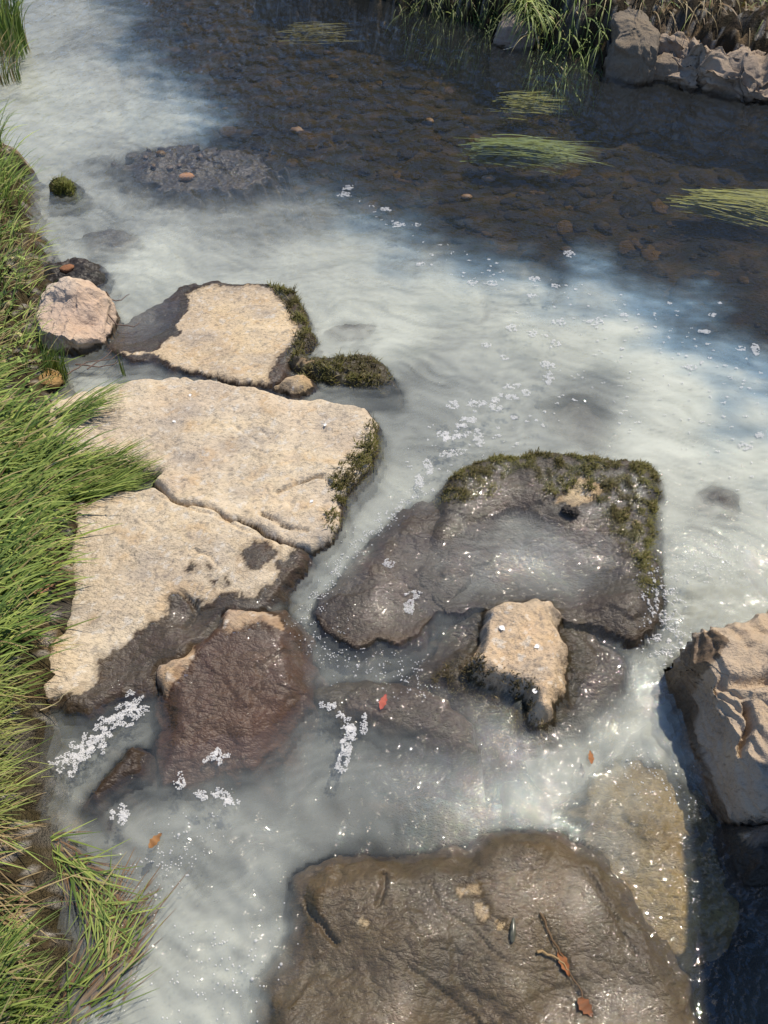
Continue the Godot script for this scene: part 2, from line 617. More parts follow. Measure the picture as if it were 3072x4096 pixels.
# ---------------------------------------------------------------- stones
func build_rocks() -> void:
	var pale := [0.60, 0.525, 0.40]
	var pink := [0.54, 0.46, 0.36]
	relief("flat_slab", "largest pale dry slab between the long grass and the foam streak", "rock", [-1.427, -2.276, -1.367, -2.359, -1.237, -2.402, -1.120, -2.475, -0.974, -2.517, -0.816, -2.508, -0.673, -2.461, -0.514, -2.408, -0.359, -2.379, -0.245, -2.365, -0.149, -2.339, -0.078, -2.342, -0.032, -2.222, -0.017, -2.104, -0.052, -2.005, -0.099, -1.940, -0.142, -1.829, -0.166, -1.720, -0.200, -1.636, -0.256, -1.592, -0.352, -1.632, -0.463, -1.699, -0.592, -1.746, -0.717, -1.803, -0.816, -1.841, -0.852, -1.898, -0.835, -1.968, -0.999, -1.945, -1.265, -1.968, -1.371, -2.091], {"top": 0.112, "edge": 0.04, "k": 2.2, "tilt": Vector2(0.0, -0.02), "tone": pale, "tone2": pink, "strata": 0.007, "rough": 0.018,
		"cracks": [[[-0.524, -2.153, -0.492, -2.192, -0.451, -2.148, -0.418, -2.179], 0.005, 0.010], [[-0.507, -2.076, -0.450, -2.046, -0.425, -2.064], 0.005, 0.012], [[-0.333, -2.014, -0.266, -2.076, -0.232, -2.102], 0.006, 0.008], [[-0.187, -1.884, -0.240, -1.919, -0.324, -1.895], 0.007, 0.016], [[-0.223, -1.933, -0.306, -1.898, -0.387, -1.852], 0.006, 0.02], [[-0.602, -2.208, -0.483, -2.117, -0.397, -2.156], 0.005, 0.008], [[-0.446, -1.763, -0.357, -1.699, -0.274, -1.667], 0.008, 0.02]]})
	relief("flat_slab", "pale slab with dark wet spots, below the long crack", "rock", [-1.084, -1.092, -1.082, -1.204, -1.064, -1.324, -1.100, -1.566, -1.151, -1.820, -1.032, -1.888, -0.849, -1.879, -0.729, -1.829, -0.603, -1.775, -0.479, -1.715, -0.391, -1.660, -0.307, -1.627, -0.260, -1.607, -0.274, -1.543, -0.295, -1.473, -0.334, -1.410, -0.385, -1.359, -0.437, -1.345, -0.527, -1.341, -0.590, -1.263, -0.663, -1.180, -0.749, -1.108, -0.918, -1.047, -1.054, -1.062], {"top": 0.078, "edge": 0.045, "k": 2.2, "tilt": Vector2(0.03, -0.07), "tone": pale, "tone2": [0.54, 0.46, 0.35], "strata": 0.006, "rough": 0.012, "flow": true,
		"dry": [[-1.136, -1.067, -0.945, -1.085, -0.904, -1.137, -0.910, -1.202, -0.870, -1.252, -0.820, -1.291, -0.770, -1.339, -0.710, -1.362, -0.721, -1.420, -0.690, -1.442, -0.665, -1.416, -0.618, -1.384, -0.574, -1.394, -0.540, -1.428, -0.490, -1.420, -0.436, -1.394, -0.414, -1.435, -0.361, -1.465, -0.361, -1.503, -0.327, -1.564, -0.307, -1.614, -0.269, -1.631, -0.454, -1.784, -0.925, -1.944, -1.438, -2.016]],
		"spots": [-0.440, -1.574, 0.055, -0.384, -1.578, 0.025, -0.474, -1.550, 0.02, -0.282, -1.604, 0.02, -0.316, -1.525, 0.03, -0.363, -1.525, 0.015, -0.574, -1.473, 0.012, -0.536, -1.467, 0.010, -0.614, -1.409, 0.01, -0.536, -1.478, 0.007, -0.476, -1.413, 0.007, -0.662, -1.530, 0.011, -0.604, -1.526, 0.009, -0.370, -1.676, 0.012, -0.288, -1.574, 0.02, -0.411, -1.380, 0.02],
		"bumps": [-0.784, -1.227, 0.13, -0.045, -0.626, -1.349, 0.08, -0.045, -0.929, -1.098, 0.1, -0.02], "wet": [0.105, 0.076, 0.05], "wet2": [0.08, 0.06, 0.042],
		"cracks": [[[-0.660, -1.594, -0.608, -1.574, -0.571, -1.534], 0.005, 0.010], [[-0.883, -1.740, -0.788, -1.676, -0.740, -1.687], 0.006, 0.006], [[-0.675, -1.436, -0.627, -1.381, -0.650, -1.336], 0.008, 0.02], [[-0.824, -1.838, -0.597, -1.736, -0.440, -1.658], 0.006, 0.012]]})
	relief("flat_slab", "pale pitted slab with wet flank and mossy edge beside light boulder", "rock", [-1.252, -2.741, -1.261, -2.894, -1.174, -3.038, -1.066, -3.158, -0.924, -3.244, -0.698, -3.236, -0.539, -3.224, -0.423, -3.181, -0.364, -2.965, -0.306, -2.775, -0.380, -2.597, -0.432, -2.505, -0.466, -2.452, -0.565, -2.463, -0.708, -2.511, -0.855, -2.566, -1.006, -2.622, -1.177, -2.667], {"top": 0.094, "edge": 0.05, "k": 2.2, "tone": [0.60, 0.505, 0.36], "tone2": [0.54, 0.445, 0.325], "strata": 0.007, "rough": 0.01, "flow": true,
		"dry": [[-1.169, -2.689, -1.089, -2.745, -1.020, -2.729, -0.950, -2.829, -0.984, -2.916, -0.955, -3.042, -0.951, -3.143, -0.846, -3.186, -0.624, -3.189, -0.543, -3.166, -0.457, -3.060, -0.424, -2.916, -0.372, -2.839, -0.391, -2.762, -0.463, -2.648, -0.475, -2.554, -0.496, -2.469, -0.604, -2.478, -0.749, -2.530, -0.895, -2.579, -0.945, -2.632, -0.990, -2.654, -1.133, -2.664]],
		"bumps": [-1.151, -2.929, 0.17, -0.06, -1.102, -3.112, 0.16, -0.035], "wet": [0.085, 0.058, 0.04], "wet2": [0.06, 0.047, 0.036]})
	boulder("boulder", "light angular boulder standing between bank weeds and pitted slab", [-1.566, -2.822, -1.571, -2.895, -1.546, -2.998, -1.510, -3.121, -1.450, -3.159, -1.363, -3.091, -1.274, -3.009, -1.229, -2.927, -1.226, -2.839, -1.266, -2.765, -1.359, -2.712, -1.465, -2.712, -1.530, -2.755], {"top": 0.16, "flare": 0.10, "dome": 0.035, "amp": 0.035, "ledge": 0.016, "bedding": Vector3(0.5, 0.6, 0.4), "tone": [0.60, 0.52, 0.43], "tone2": [0.52, 0.40, 0.31], "bumps": [-1.421, -3.002, 0.09, 0.05, -1.301, -2.860, 0.07, -0.03, -1.489, -2.826, 0.08, -0.02]})
	relief("mud_rock", "dark wet muddy rock at the foot of the bank weeds", "rock", [-1.746, -3.385, -1.714, -3.465, -1.603, -3.491, -1.478, -3.461, -1.370, -3.324, -1.379, -3.228, -1.502, -3.196, -1.625, -3.236], {"top": 0.10, "edge": 0.10, "k": 2.0, "dry": [], "wet": [0.055, 0.042, 0.032], "wet2": [0.04, 0.035, 0.03], "rough": 0.02, "fine": 0.01})
	relief("mossy_stone", "low stone with dark moss beside the small cream cobble", "rock", [-0.409, -2.603, -0.377, -2.679, -0.263, -2.663, -0.143, -2.705, -0.030, -2.679, 0.041, -2.578, 0.064, -2.493, -0.058, -2.481, -0.216, -2.499, -0.326, -2.532], {"top": 0.105, "edge": 0.06, "k": 2.0, "dry": [[-0.379, -2.600, -0.280, -2.622, -0.318, -2.579]], "wet": [0.075, 0.06, 0.03], "wet2": [0.05, 0.045, 0.02], "rough": 0.03, "fine": 0.012, "tilt": Vector2(-0.12, 0.0)})
	relief("cobble", "small rounded cream cobble wedged between two slabs and moss", "rock", [-0.461, -2.458, -0.447, -2.517, -0.374, -2.548, -0.318, -2.530, -0.291, -2.470, -0.311, -2.428, -0.403, -2.417], {"top": 0.13, "edge": 0.09, "k": 2.2, "rough": 0.01, "strata": 0.0, "step": 0.004, "tone": [0.5, 0.4, 0.25], "tone2": [0.42, 0.31, 0.18]})
	var ledge := relief("mossy_ledge", "broad brown ledge capped with dark moss and two pale patches", "rock", [0.189, -1.826, 0.231, -1.929, 0.312, -2.014, 0.433, -2.063, 0.634, -2.086, 0.827, -2.056, 1.038, -2.021, 1.034, -1.883, 0.981, -1.684, 0.948, -1.503, 0.891, -1.336, 0.796, -1.301, 0.699, -1.345, 0.541, -1.408, 0.356, -1.418, 0.201, -1.408, 0.111, -1.483, 0.149, -1.684], {"top": 0.080, "edge": 0.08, "k": 2.0, "tilt": Vector2(0.0, -0.10), "flow": true, "rough": 0.012, "fine": 0.0008, "strata": 0.010,
		"dry": [[0.625, -1.824, 0.681, -1.888, 0.743, -1.923, 0.776, -1.893, 0.836, -1.865, 0.767, -1.838, 0.709, -1.797, 0.675, -1.815], [0.843, -1.793, 0.877, -1.780, 0.883, -1.743, 0.920, -1.721, 0.902, -1.693, 0.868, -1.710, 0.851, -1.749]],
		"wet": [0.085, 0.062, 0.042], "wet2": [0.06, 0.05, 0.036], "tone": [0.5, 0.42, 0.28], "tone2": [0.45, 0.37, 0.25],
		"bumps": [0.491, -1.629, 0.15, -0.062, 0.286, -1.510, 0.12, -0.06, 0.658, -1.549, 0.12, -0.055, 0.794, -1.510, 0.08, -0.02, 0.455, -1.757, 0.08, -0.02, 0.475, -1.938, 0.05, -0.010, 0.822, -1.415, 0.06, 0.01, 0.499, -1.434, 0.16, -0.035]})
	
	relief("brown_slab", "long bare brown slab under running water beside the foaming chute", "rock", [-0.214, -1.370, -0.192, -1.418, -0.124, -1.527, -0.045, -1.668, 0.066, -1.791, 0.191, -1.854, 0.344, -1.827, 0.424, -1.765, 0.362, -1.637, 0.273, -1.536, 0.188, -1.422, 0.108, -1.349, 0.031, -1.313, -0.090, -1.292, -0.174, -1.322], {"top": 0.048, "edge": 0.12, "k": 1.7, "dry": [], "flow": true, "tilt": Vector2(-0.04, -0.13), "rough": 0.014, "strata": 0.010, "fine": 0.0006, "wet": [0.10, 0.074, 0.052], "wet2": [0.07, 0.054, 0.042]})
	relief("crusted_rock", "crusty buff rock rising dry from its drowned brown skirt", "rock", [0.286, -1.463, 0.479, -1.488, 0.647, -1.444, 0.723, -1.343, 0.756, -1.205, 0.676, -1.092, 0.583, -1.008, 0.483, -0.945, 0.405, -0.985, 0.314, -1.061, 0.188, -1.100, 0.110, -1.132, 0.164, -1.205, 0.220, -1.290, 0.250, -1.398], {"top": 0.0, "edge": 0.12, "k": 1.8, "skirt": 0.12, "rough": 0.02, "fine": 0.005, "strata": 0.012, "step": 0.005, "flow": true,
		"dry": [[0.355, -1.391, 0.392, -1.415, 0.460, -1.399, 0.555, -1.424, 0.602, -1.372, 0.577, -1.306, 0.591, -1.246, 0.574, -1.156, 0.558, -1.085, 0.515, -1.047, 0.528, -1.017, 0.501, -0.984, 0.457, -0.970, 0.435, -1.017, 0.434, -1.062, 0.394, -1.085, 0.327, -1.116, 0.273, -1.156, 0.243, -1.178, 0.277, -1.213, 0.298, -1.289, 0.330, -1.345]],
		"plateaus": [[[0.355, -1.391, 0.392, -1.415, 0.460, -1.399, 0.555, -1.424, 0.602, -1.372, 0.577, -1.306, 0.591, -1.246, 0.574, -1.156, 0.558, -1.085, 0.515, -1.047, 0.528, -1.017, 0.501, -0.984, 0.457, -0.970, 0.435, -1.017, 0.434, -1.062, 0.394, -1.085, 0.327, -1.116, 0.273, -1.156, 0.243, -1.178, 0.277, -1.213, 0.298, -1.289, 0.330, -1.345], 0.10, 0.06]], "bumps": [0.189, -1.145, 0.06, 0.02], "cracks": [[[0.357, -1.204, 0.379, -1.140, 0.390, -1.108], 0.006, 0.03], [[0.451, -1.324, 0.424, -1.221, 0.442, -1.188], 0.005, 0.02], [[0.303, -1.172, 0.330, -1.152], 0.006, 0.03], [[0.439, -1.108, 0.446, -1.047], 0.006, 0.02]], "tone": [0.56, 0.44, 0.31], "tone2": [0.49, 0.40, 0.29], "wet": [0.075, 0.055, 0.03], "wet2": [0.05, 0.04, 0.025]})
	relief("rust_rock", "rust brown rock under a water film with two dry buff patches", "rock", [-0.560, -1.328, -0.528, -1.406, -0.443, -1.413, -0.347, -1.380, -0.281, -1.319, -0.264, -1.233, -0.241, -1.150, -0.249, -1.071, -0.319, -0.981, -0.421, -0.909, -0.548, -0.853, -0.665, -0.867, -0.680, -0.966, -0.683, -1.071, -0.739, -1.150, -0.729, -1.193, -0.668, -1.226, -0.608, -1.271], {"top": 0.042, "edge": 0.09, "k": 1.8, "tilt": Vector2(0.0, -0.20), "flow": true, "rough": 0.012, "strata": 0.010, "fine": 0.0006,
		"dry": [[-0.540, -1.298, -0.516, -1.365, -0.434, -1.378, -0.347, -1.344, -0.316, -1.302, -0.359, -1.312, -0.393, -1.323, -0.433, -1.298, -0.464, -1.307, -0.489, -1.274, -0.514, -1.295], [-0.734, -1.161, -0.710, -1.187, -0.641, -1.254, -0.602, -1.265, -0.608, -1.191, -0.638, -1.153, -0.666, -1.085, -0.685, -1.059, -0.718, -1.116]],
		"plateaus": [[[-0.540, -1.298, -0.516, -1.365, -0.434, -1.378, -0.347, -1.344, -0.316, -1.302, -0.359, -1.312, -0.393, -1.323, -0.433, -1.298, -0.464, -1.307, -0.489, -1.274, -0.514, -1.295], 0.085, 0.03], [[-0.734, -1.161, -0.710, -1.187, -0.641, -1.254, -0.602, -1.265, -0.608, -1.191, -0.638, -1.153, -0.666, -1.085, -0.685, -1.059, -0.718, -1.116], 0.065, 0.03]], "tone": [0.44, 0.34, 0.25], "tone2": [0.42, 0.33, 0.24], "wet": [0.135, 0.072, 0.042], "wet2": [0.10, 0.066, 0.042]})
	relief("sunken_stone", "drowned dark stone with a red leaf on it", "rock", [-0.221, -1.122, -0.118, -1.155, 0.001, -1.139, 0.104, -1.126, 0.199, -1.094, 0.252, -1.013, 0.278, -0.931, 0.218, -0.931, 0.128, -0.968, 0.029, -0.986, -0.071, -1.019, -0.166, -1.062], {"top": -0.018, "edge": 0.05, "k": 2.2, "dry": [], "flow": false, "rough": 0.008, "wet": [0.085, 0.055, 0.032], "wet2": [0.075, 0.06, 0.03]})
	relief("wedge_stone", "small dark wet wedge stone between two patches of foam", "rock", [-0.868, -0.768, -0.851, -0.821, -0.804, -0.879, -0.747, -0.936, -0.708, -0.904, -0.726, -0.849, -0.784, -0.795, -0.827, -0.755], {"top": 0.02, "edge": 0.05, "k": 2.0, "dry": [], "flow": true, "rough": 0.012, "step": 0.005, "wet": [0.09, 0.052, 0.032], "wet2": [0.07, 0.05, 0.03]})
	relief("streaming_rock", "biggest wet brown rock with thin water running over cracked top", "rock", [-0.236, -0.487, -0.219, -0.545, -0.187, -0.588, -0.111, -0.602, 0.001, -0.609, 0.087, -0.600, 0.175, -0.612, 0.251, -0.626, 0.292, -0.668, 0.382, -0.682, 0.495, -0.674, 0.578, -0.624, 0.638, -0.554, 0.648, -0.487, 0.697, -0.428, 0.727, -0.370, 0.750, -0.317, 0.766, -0.226, 0.748, -0.049, -0.276, -0.049, -0.281, -0.226, -0.281, -0.312, -0.251, -0.382, -0.220, -0.434], {"top": 0.034, "edge": 0.09, "k": 1.7, "tilt": Vector2(-0.03, 0.0), "flow": true, "rough": 0.016, "strata": 0.010, "fine": 0.0006,
		"dry": [[0.199, -0.518, 0.218, -0.527, 0.253, -0.515, 0.250, -0.507, 0.222, -0.504, 0.210, -0.500], [0.232, -0.479, 0.251, -0.487, 0.276, -0.476, 0.260, -0.461, 0.247, -0.447, 0.237, -0.463], [0.274, -0.450, 0.301, -0.455, 0.322, -0.440, 0.312, -0.431, 0.282, -0.437], [-0.072, -0.440, -0.046, -0.436, -0.041, -0.426, -0.064, -0.427]],
		"bumps": [0.187, -0.237, 0.10, -0.05, -0.146, -0.322, 0.10, -0.03, -0.251, -0.352, 0.08, -0.03, 0.629, -0.352, 0.09, -0.015], "tone": [0.5, 0.42, 0.28], "tone2": [0.5, 0.4, 0.27],
		"wet": [0.145, 0.105, 0.054], "wet2": [0.095, 0.074, 0.042],
		"cracks": [[[0.001, -0.565, 0.003, -0.526, -0.009, -0.487], 0.007, 0.028], [[0.128, -0.543, 0.144, -0.487, 0.212, -0.434, 0.266, -0.382, 0.342, -0.342], 0.0045, 0.012], [[-0.216, -0.509, -0.164, -0.444, -0.127, -0.402], 0.007, 0.028], [[0.393, -0.565, 0.318, -0.548, 0.256, -0.543], 0.0045, 0.012], [[0.542, -0.577, 0.596, -0.476, 0.635, -0.382], 0.0045, 0.012], [[0.403, -0.460, 0.449, -0.372, 0.507, -0.246], 0.0045, 0.012], [[0.057, -0.342, 0.146, -0.293, 0.231, -0.237], 0.0045, 0.012]]})
	relief("ochre_stone", "drowned ochre stone under glittering shallows beside the shaded water", "rock", [0.623, -0.758, 0.681, -0.825, 0.782, -0.853, 0.868, -0.812, 0.924, -0.719, 0.932, -0.608, 0.874, -0.492, 0.771, -0.426, 0.702, -0.492, 0.672, -0.584, 0.624, -0.669], {"top": -0.04, "edge": 0.2, "k": 1.6, "ragged": 0.06, "dry": [], "rough": 0.03, "fine": 0.01, "wet": [0.36, 0.26, 0.085], "wet2": [0.20, 0.15, 0.07]})
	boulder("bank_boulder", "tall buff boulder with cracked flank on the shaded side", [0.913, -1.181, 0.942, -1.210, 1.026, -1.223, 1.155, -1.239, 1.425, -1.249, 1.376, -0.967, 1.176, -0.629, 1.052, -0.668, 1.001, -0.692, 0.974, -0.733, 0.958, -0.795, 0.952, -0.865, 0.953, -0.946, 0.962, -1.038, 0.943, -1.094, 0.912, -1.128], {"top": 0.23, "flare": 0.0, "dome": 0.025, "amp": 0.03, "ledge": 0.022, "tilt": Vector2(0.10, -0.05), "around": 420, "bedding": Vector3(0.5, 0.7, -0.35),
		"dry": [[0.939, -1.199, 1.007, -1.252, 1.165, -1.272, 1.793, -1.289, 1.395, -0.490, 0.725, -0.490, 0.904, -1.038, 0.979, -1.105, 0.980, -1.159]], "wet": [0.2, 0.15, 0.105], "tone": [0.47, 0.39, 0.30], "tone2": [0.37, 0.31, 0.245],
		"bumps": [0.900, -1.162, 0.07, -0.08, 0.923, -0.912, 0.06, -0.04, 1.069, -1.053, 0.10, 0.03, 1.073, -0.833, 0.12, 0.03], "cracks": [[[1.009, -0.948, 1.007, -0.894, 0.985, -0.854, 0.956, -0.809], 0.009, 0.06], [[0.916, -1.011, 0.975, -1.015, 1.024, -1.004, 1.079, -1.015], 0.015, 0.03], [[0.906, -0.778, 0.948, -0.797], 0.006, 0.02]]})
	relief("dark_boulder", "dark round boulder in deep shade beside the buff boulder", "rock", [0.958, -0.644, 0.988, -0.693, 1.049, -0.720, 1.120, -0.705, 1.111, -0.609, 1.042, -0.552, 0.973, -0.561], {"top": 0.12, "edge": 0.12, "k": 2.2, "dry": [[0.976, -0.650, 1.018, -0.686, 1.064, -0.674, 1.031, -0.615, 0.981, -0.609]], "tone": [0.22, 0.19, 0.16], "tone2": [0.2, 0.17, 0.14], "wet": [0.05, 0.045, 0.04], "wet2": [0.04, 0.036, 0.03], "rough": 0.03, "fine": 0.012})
	relief("bank_rock", "pinkish brown rock under straw at the foot of trailing grass", "rock", [-1.192, -0.675, -1.018, -0.681, -0.965, -0.651, -0.926, -0.592, -0.892, -0.502, -0.862, -0.407, -0.857, -0.337, -1.062, -0.327], {"top": 0.10, "edge": 0.06, "k": 2.4, "tone": [0.33, 0.235, 0.165], "tone2": [0.27, 0.18, 0.12], "rough": 0.02, "fine": 0.01})
	relief("moss_hump", "small green mossy hump poking out of the milky shallows", "rock", [-1.914, -4.203, -1.888, -4.280, -1.816, -4.291, -1.743, -4.214, -1.763, -4.139, -1.859, -4.139], {"top": 0.13, "edge": 0.08, "k": 2.0, "dry": [], "wet": [0.06, 0.055, 0.02], "wet2": [0.05, 0.05, 0.02], "step": 0.006, "rough": 0.02})
	relief("bank_rock", "brown rock jutting from the bank above the mossy hump", "rock", [-2.487, -4.396, -2.340, -4.523, -2.212, -4.512, -2.117, -4.442, -2.077, -4.384, -2.168, -4.328, -2.357, -4.256], {"top": 0.2, "edge": 0.08, "k": 2.4, "tone": [0.24, 0.18, 0.12], "tone2": [0.15, 0.11, 0.075], "rough": 0.03, "fine": 0.015})
	relief("shoal", "dark gravel shoal just breaking the milky water, one orange stone", "rock", [-1.519, -4.568, -1.474, -4.689, -1.287, -4.751, -1.080, -4.708, -0.818, -4.658, -0.743, -4.479, -0.944, -4.337, -1.157, -4.320, -1.390, -4.410], {"top": 0.05, "edge": 0.28, "k": 1.6, "dry": [], "rough": 0.03, "ragged": 0.12, "skirt": 0.2, "fine": 0.012, "wet": [0.07, 0.06, 0.045], "wet2": [0.05, 0.046, 0.04]})
	relief("sunken_stone", "drowned brown stone upstream of the light boulder", "rock", [-1.598, -3.814, -1.485, -3.862, -1.371, -3.743, -1.412, -3.652, -1.525, -3.665], {"top": 0.03, "edge": 0.14, "k": 2.0, "dry": [], "wet": [0.07, 0.055, 0.04], "wet2": [0.06, 0.05, 0.04], "fine": 0.01})
	relief("sunken_stone", "drowned weedy stone behind the pitted slab's mossy edge", "rock", [-0.247, -2.931, -0.173, -2.985, -0.075, -2.949, -0.106, -2.886, -0.202, -2.879], {"top": 0.045, "edge": 0.12, "k": 2.0, "dry": [], "wet": [0.07, 0.055, 0.04], "wet2": [0.06, 0.05, 0.04], "fine": 0.01})
	relief("sunken_stone", "drowned brown stone breaking the bright milky rush by the ledge", "rock", [1.213, -1.900, 1.270, -1.948, 1.320, -1.924, 1.310, -1.843, 1.245, -1.798, 1.203, -1.832], {"top": 0.062, "edge": 0.10, "k": 2.0, "dry": [], "flow": true, "wet": [0.09, 0.07, 0.05], "wet2": [0.07, 0.055, 0.04], "fine": 0.01})
	relief("sunken_stone", "drowned grey stone in the milky pool beyond the mossy ledge", "rock", [0.759, -2.462, 0.863, -2.492, 0.911, -2.375, 0.944, -2.250, 0.862, -2.263, 0.792, -2.361], {"top": -0.055, "edge": 0.2, "k": 1.6, "skirt": 0.1, "ragged": 0.06, "dry": [], "wet": [0.07, 0.055, 0.04], "wet2": [0.06, 0.05, 0.04], "fine": 0.01})


# ---------------------------------------------------------------- the far bank
func build_far_bank() -> void:
	var hx := 90
	var hz := 40
	var hv := PackedVector3Array()
	var hc := PackedColorArray()
	var one := PackedByteArray()
	hv.resize(hx * hz)
	hc.resize(hx * hz)
	one.resize(hx * hz)
	one.fill(1)
	for j in hz:
		for i in hx:
			var x := -45.0 + i
			var d := j * 1.0
			var z := -52.0 + d
			var lump := nl.get_noise_2d(x * 0.25, z * 0.25)
			hv[j * hx + i] = Vector3(x, (39.0 - d) * lerpf(0.22, 0.6, smoothstep(-14.0, 2.0, x)) * (1.0 + 0.25 * lump) + 2.0 * nr.get_noise_2d(x * 0.7, z * 0.7) * minf(1.0, (39.0 - d) * 0.3) - 0.4, z)
			hc[j * hx + i] = Color(0.035, 0.045, 0.018).lerp(Color(0.06, 0.055, 0.03), clampf(0.5 + lump, 0.0, 1.0))
	var hill := put("added_hillside", grid_mesh(hv, hc, one, one, hx, hz, M.soil, M.soil))  # unseen slope added behind the bank so the clear water mirrors something dark
	tag(hill, "added unseen dark slope that darkens the reflections in the clear water", "", "", "structure")
	relief("far_bank", "dark earth bank beyond the clear water", "", [-1.2, -8.2, -0.27, -7.43, 0.48, -6.93, 0.82, -6.57, 1.11, -6.27, 1.42, -6.1, 1.7, -5.85, 1.9, -5.84, 2.2, -5.62, 2.6, -5.4, 3.2, -5.15, 4.2, -4.8, 4.9, -4.6, 4.9, -10.0, -1.2, -10.0], {"top": 0.40, "edge": 0.34, "k": 2.0, "grow": 0.06, "skirt": 0.1, "knee": -0.16, "step": 0.025, "rough": 0.08, "strata": 0.0, "fine": 0.03, "soil": true, "setting": true, "ragged": 0.12, "tone": [0.06, 0.05, 0.034], "tone2": [0.04, 0.034, 0.024]})
	boulder("bank_stone", "grey rounded stone half under the far bank's dark grass", [0.84, -6.42, 0.9, -6.6, 1.05, -6.66, 1.14, -6.5, 1.1, -6.32, 0.96, -6.3], {"top": 0.2, "dome": 0.05, "flare": 0.15, "amp": 0.03, "tone": [0.26, 0.225, 0.2], "tone2": [0.2, 0.17, 0.155]})
	boulder("bank_stone", "upright grey block on far bank under the green tuft", [1.58, -5.78, 1.62, -6.1, 1.8, -6.12, 1.9, -5.98, 1.88, -5.68, 1.7, -5.66], {"top": 0.33, "dome": 0.02, "flare": 0.02, "amp": 0.04, "tilt": Vector2(0.0, -0.2), "tone": [0.22, 0.19, 0.15], "tone2": [0.16, 0.14, 0.115]})
	boulder("bank_stone", "long sun dappled pale boulder at the far water's edge", [1.9, -5.76, 2.2, -5.53, 2.6, -5.3, 3.2, -5.02, 3.6, -5.4, 2.9, -5.95, 2.3, -6.1, 1.92, -6.0], {"top": 0.21, "dome": 0.05, "flare": 0.06, "amp": 0.085, "ledge": 0.045, "tilt": Vector2(0.0, -0.2), "around": 420, "tone": [0.40, 0.33, 0.26], "tone2": [0.24, 0.2, 0.16]})
	boulder("bank_stone", "small stone wedged beside the far grey block", [1.86, -5.72, 1.9, -5.9, 2.02, -5.86, 2.02, -5.68], {"top": 0.19, "dome": 0.04, "flare": 0.1, "amp": 0.02, "tone": [0.28, 0.23, 0.18], "tone2": [0.2, 0.17, 0.13]})


# ---------------------------------------------------------------- water
var wave_spots := [0.955, -1.428, 0.16, 0.016, 0.643, -0.923, 0.25, 0.004, 0.936, -1.284, 0.12, 0.014, 1.111, -1.544, 0.25, 0.007, -0.205, -1.485, 0.12, 0.006, -0.291, -1.355, 0.10, 0.008, -0.103, -1.233, 0.22, 0.006, -0.277, -1.167, 0.08, 0.009, -0.617, -0.722, 0.3, 0.005, -0.496, -0.382, 0.35, 0.007, 0.761, -0.840, 0.22, 0.007, 0.744, -0.600, 0.2, 0.007, 0.677, -1.544, 0.14, 0.006, 0.103, -1.150, 0.2, 0.005, -0.274, -0.487, 0.2, 0.006, -0.805, -0.981, 0.12, 0.006, 0.766, -0.352, 0.1, 0.006]


func waves(x: float, z: float) -> float:
	var a := 0.0013 + 0.011 * smoothstep(-2.6, -4.6, z + 0.35 * x)
	for b in range(0, wave_spots.size(), 4):
		var q: float = Vector2(x - wave_spots[b], z - wave_spots[b + 1]).length_squared() / (wave_spots[b + 2] * wave_spots[b + 2])
		if q < 5.0:
			a += 1.0 * wave_spots[b + 3] * exp(-q)
	var sx := x + 0.12 * nr.get_noise_2d(x * 1.5, z * 1.5)
	var sz := z + 0.12 * nr.get_noise_2d(x * 1.5 + 50.0, z * 1.5)
	return a * (0.9 * nr.get_noise_2d(sx * 5.0 + sz * 2.0, sz * 9.0) + 1.0 * nr.get_noise_2d(sx * 17.0, sz * 24.0 + 9.0))


func water_at(x: float, z: float) -> float:
	var y := level(z) + waves(x, z)
	if film_at(x, z) > 0.0:
		var b := 0.005 + 0.2 * (bed_at(x, z) + bed_at(x + 0.03, z) + bed_at(x - 0.03, z) + bed_at(x, z + 0.03) + bed_at(x, z - 0.03))
		if b > y:
			y = b + 0.1 * waves(x * 1.3, z * 1.3)
	return y


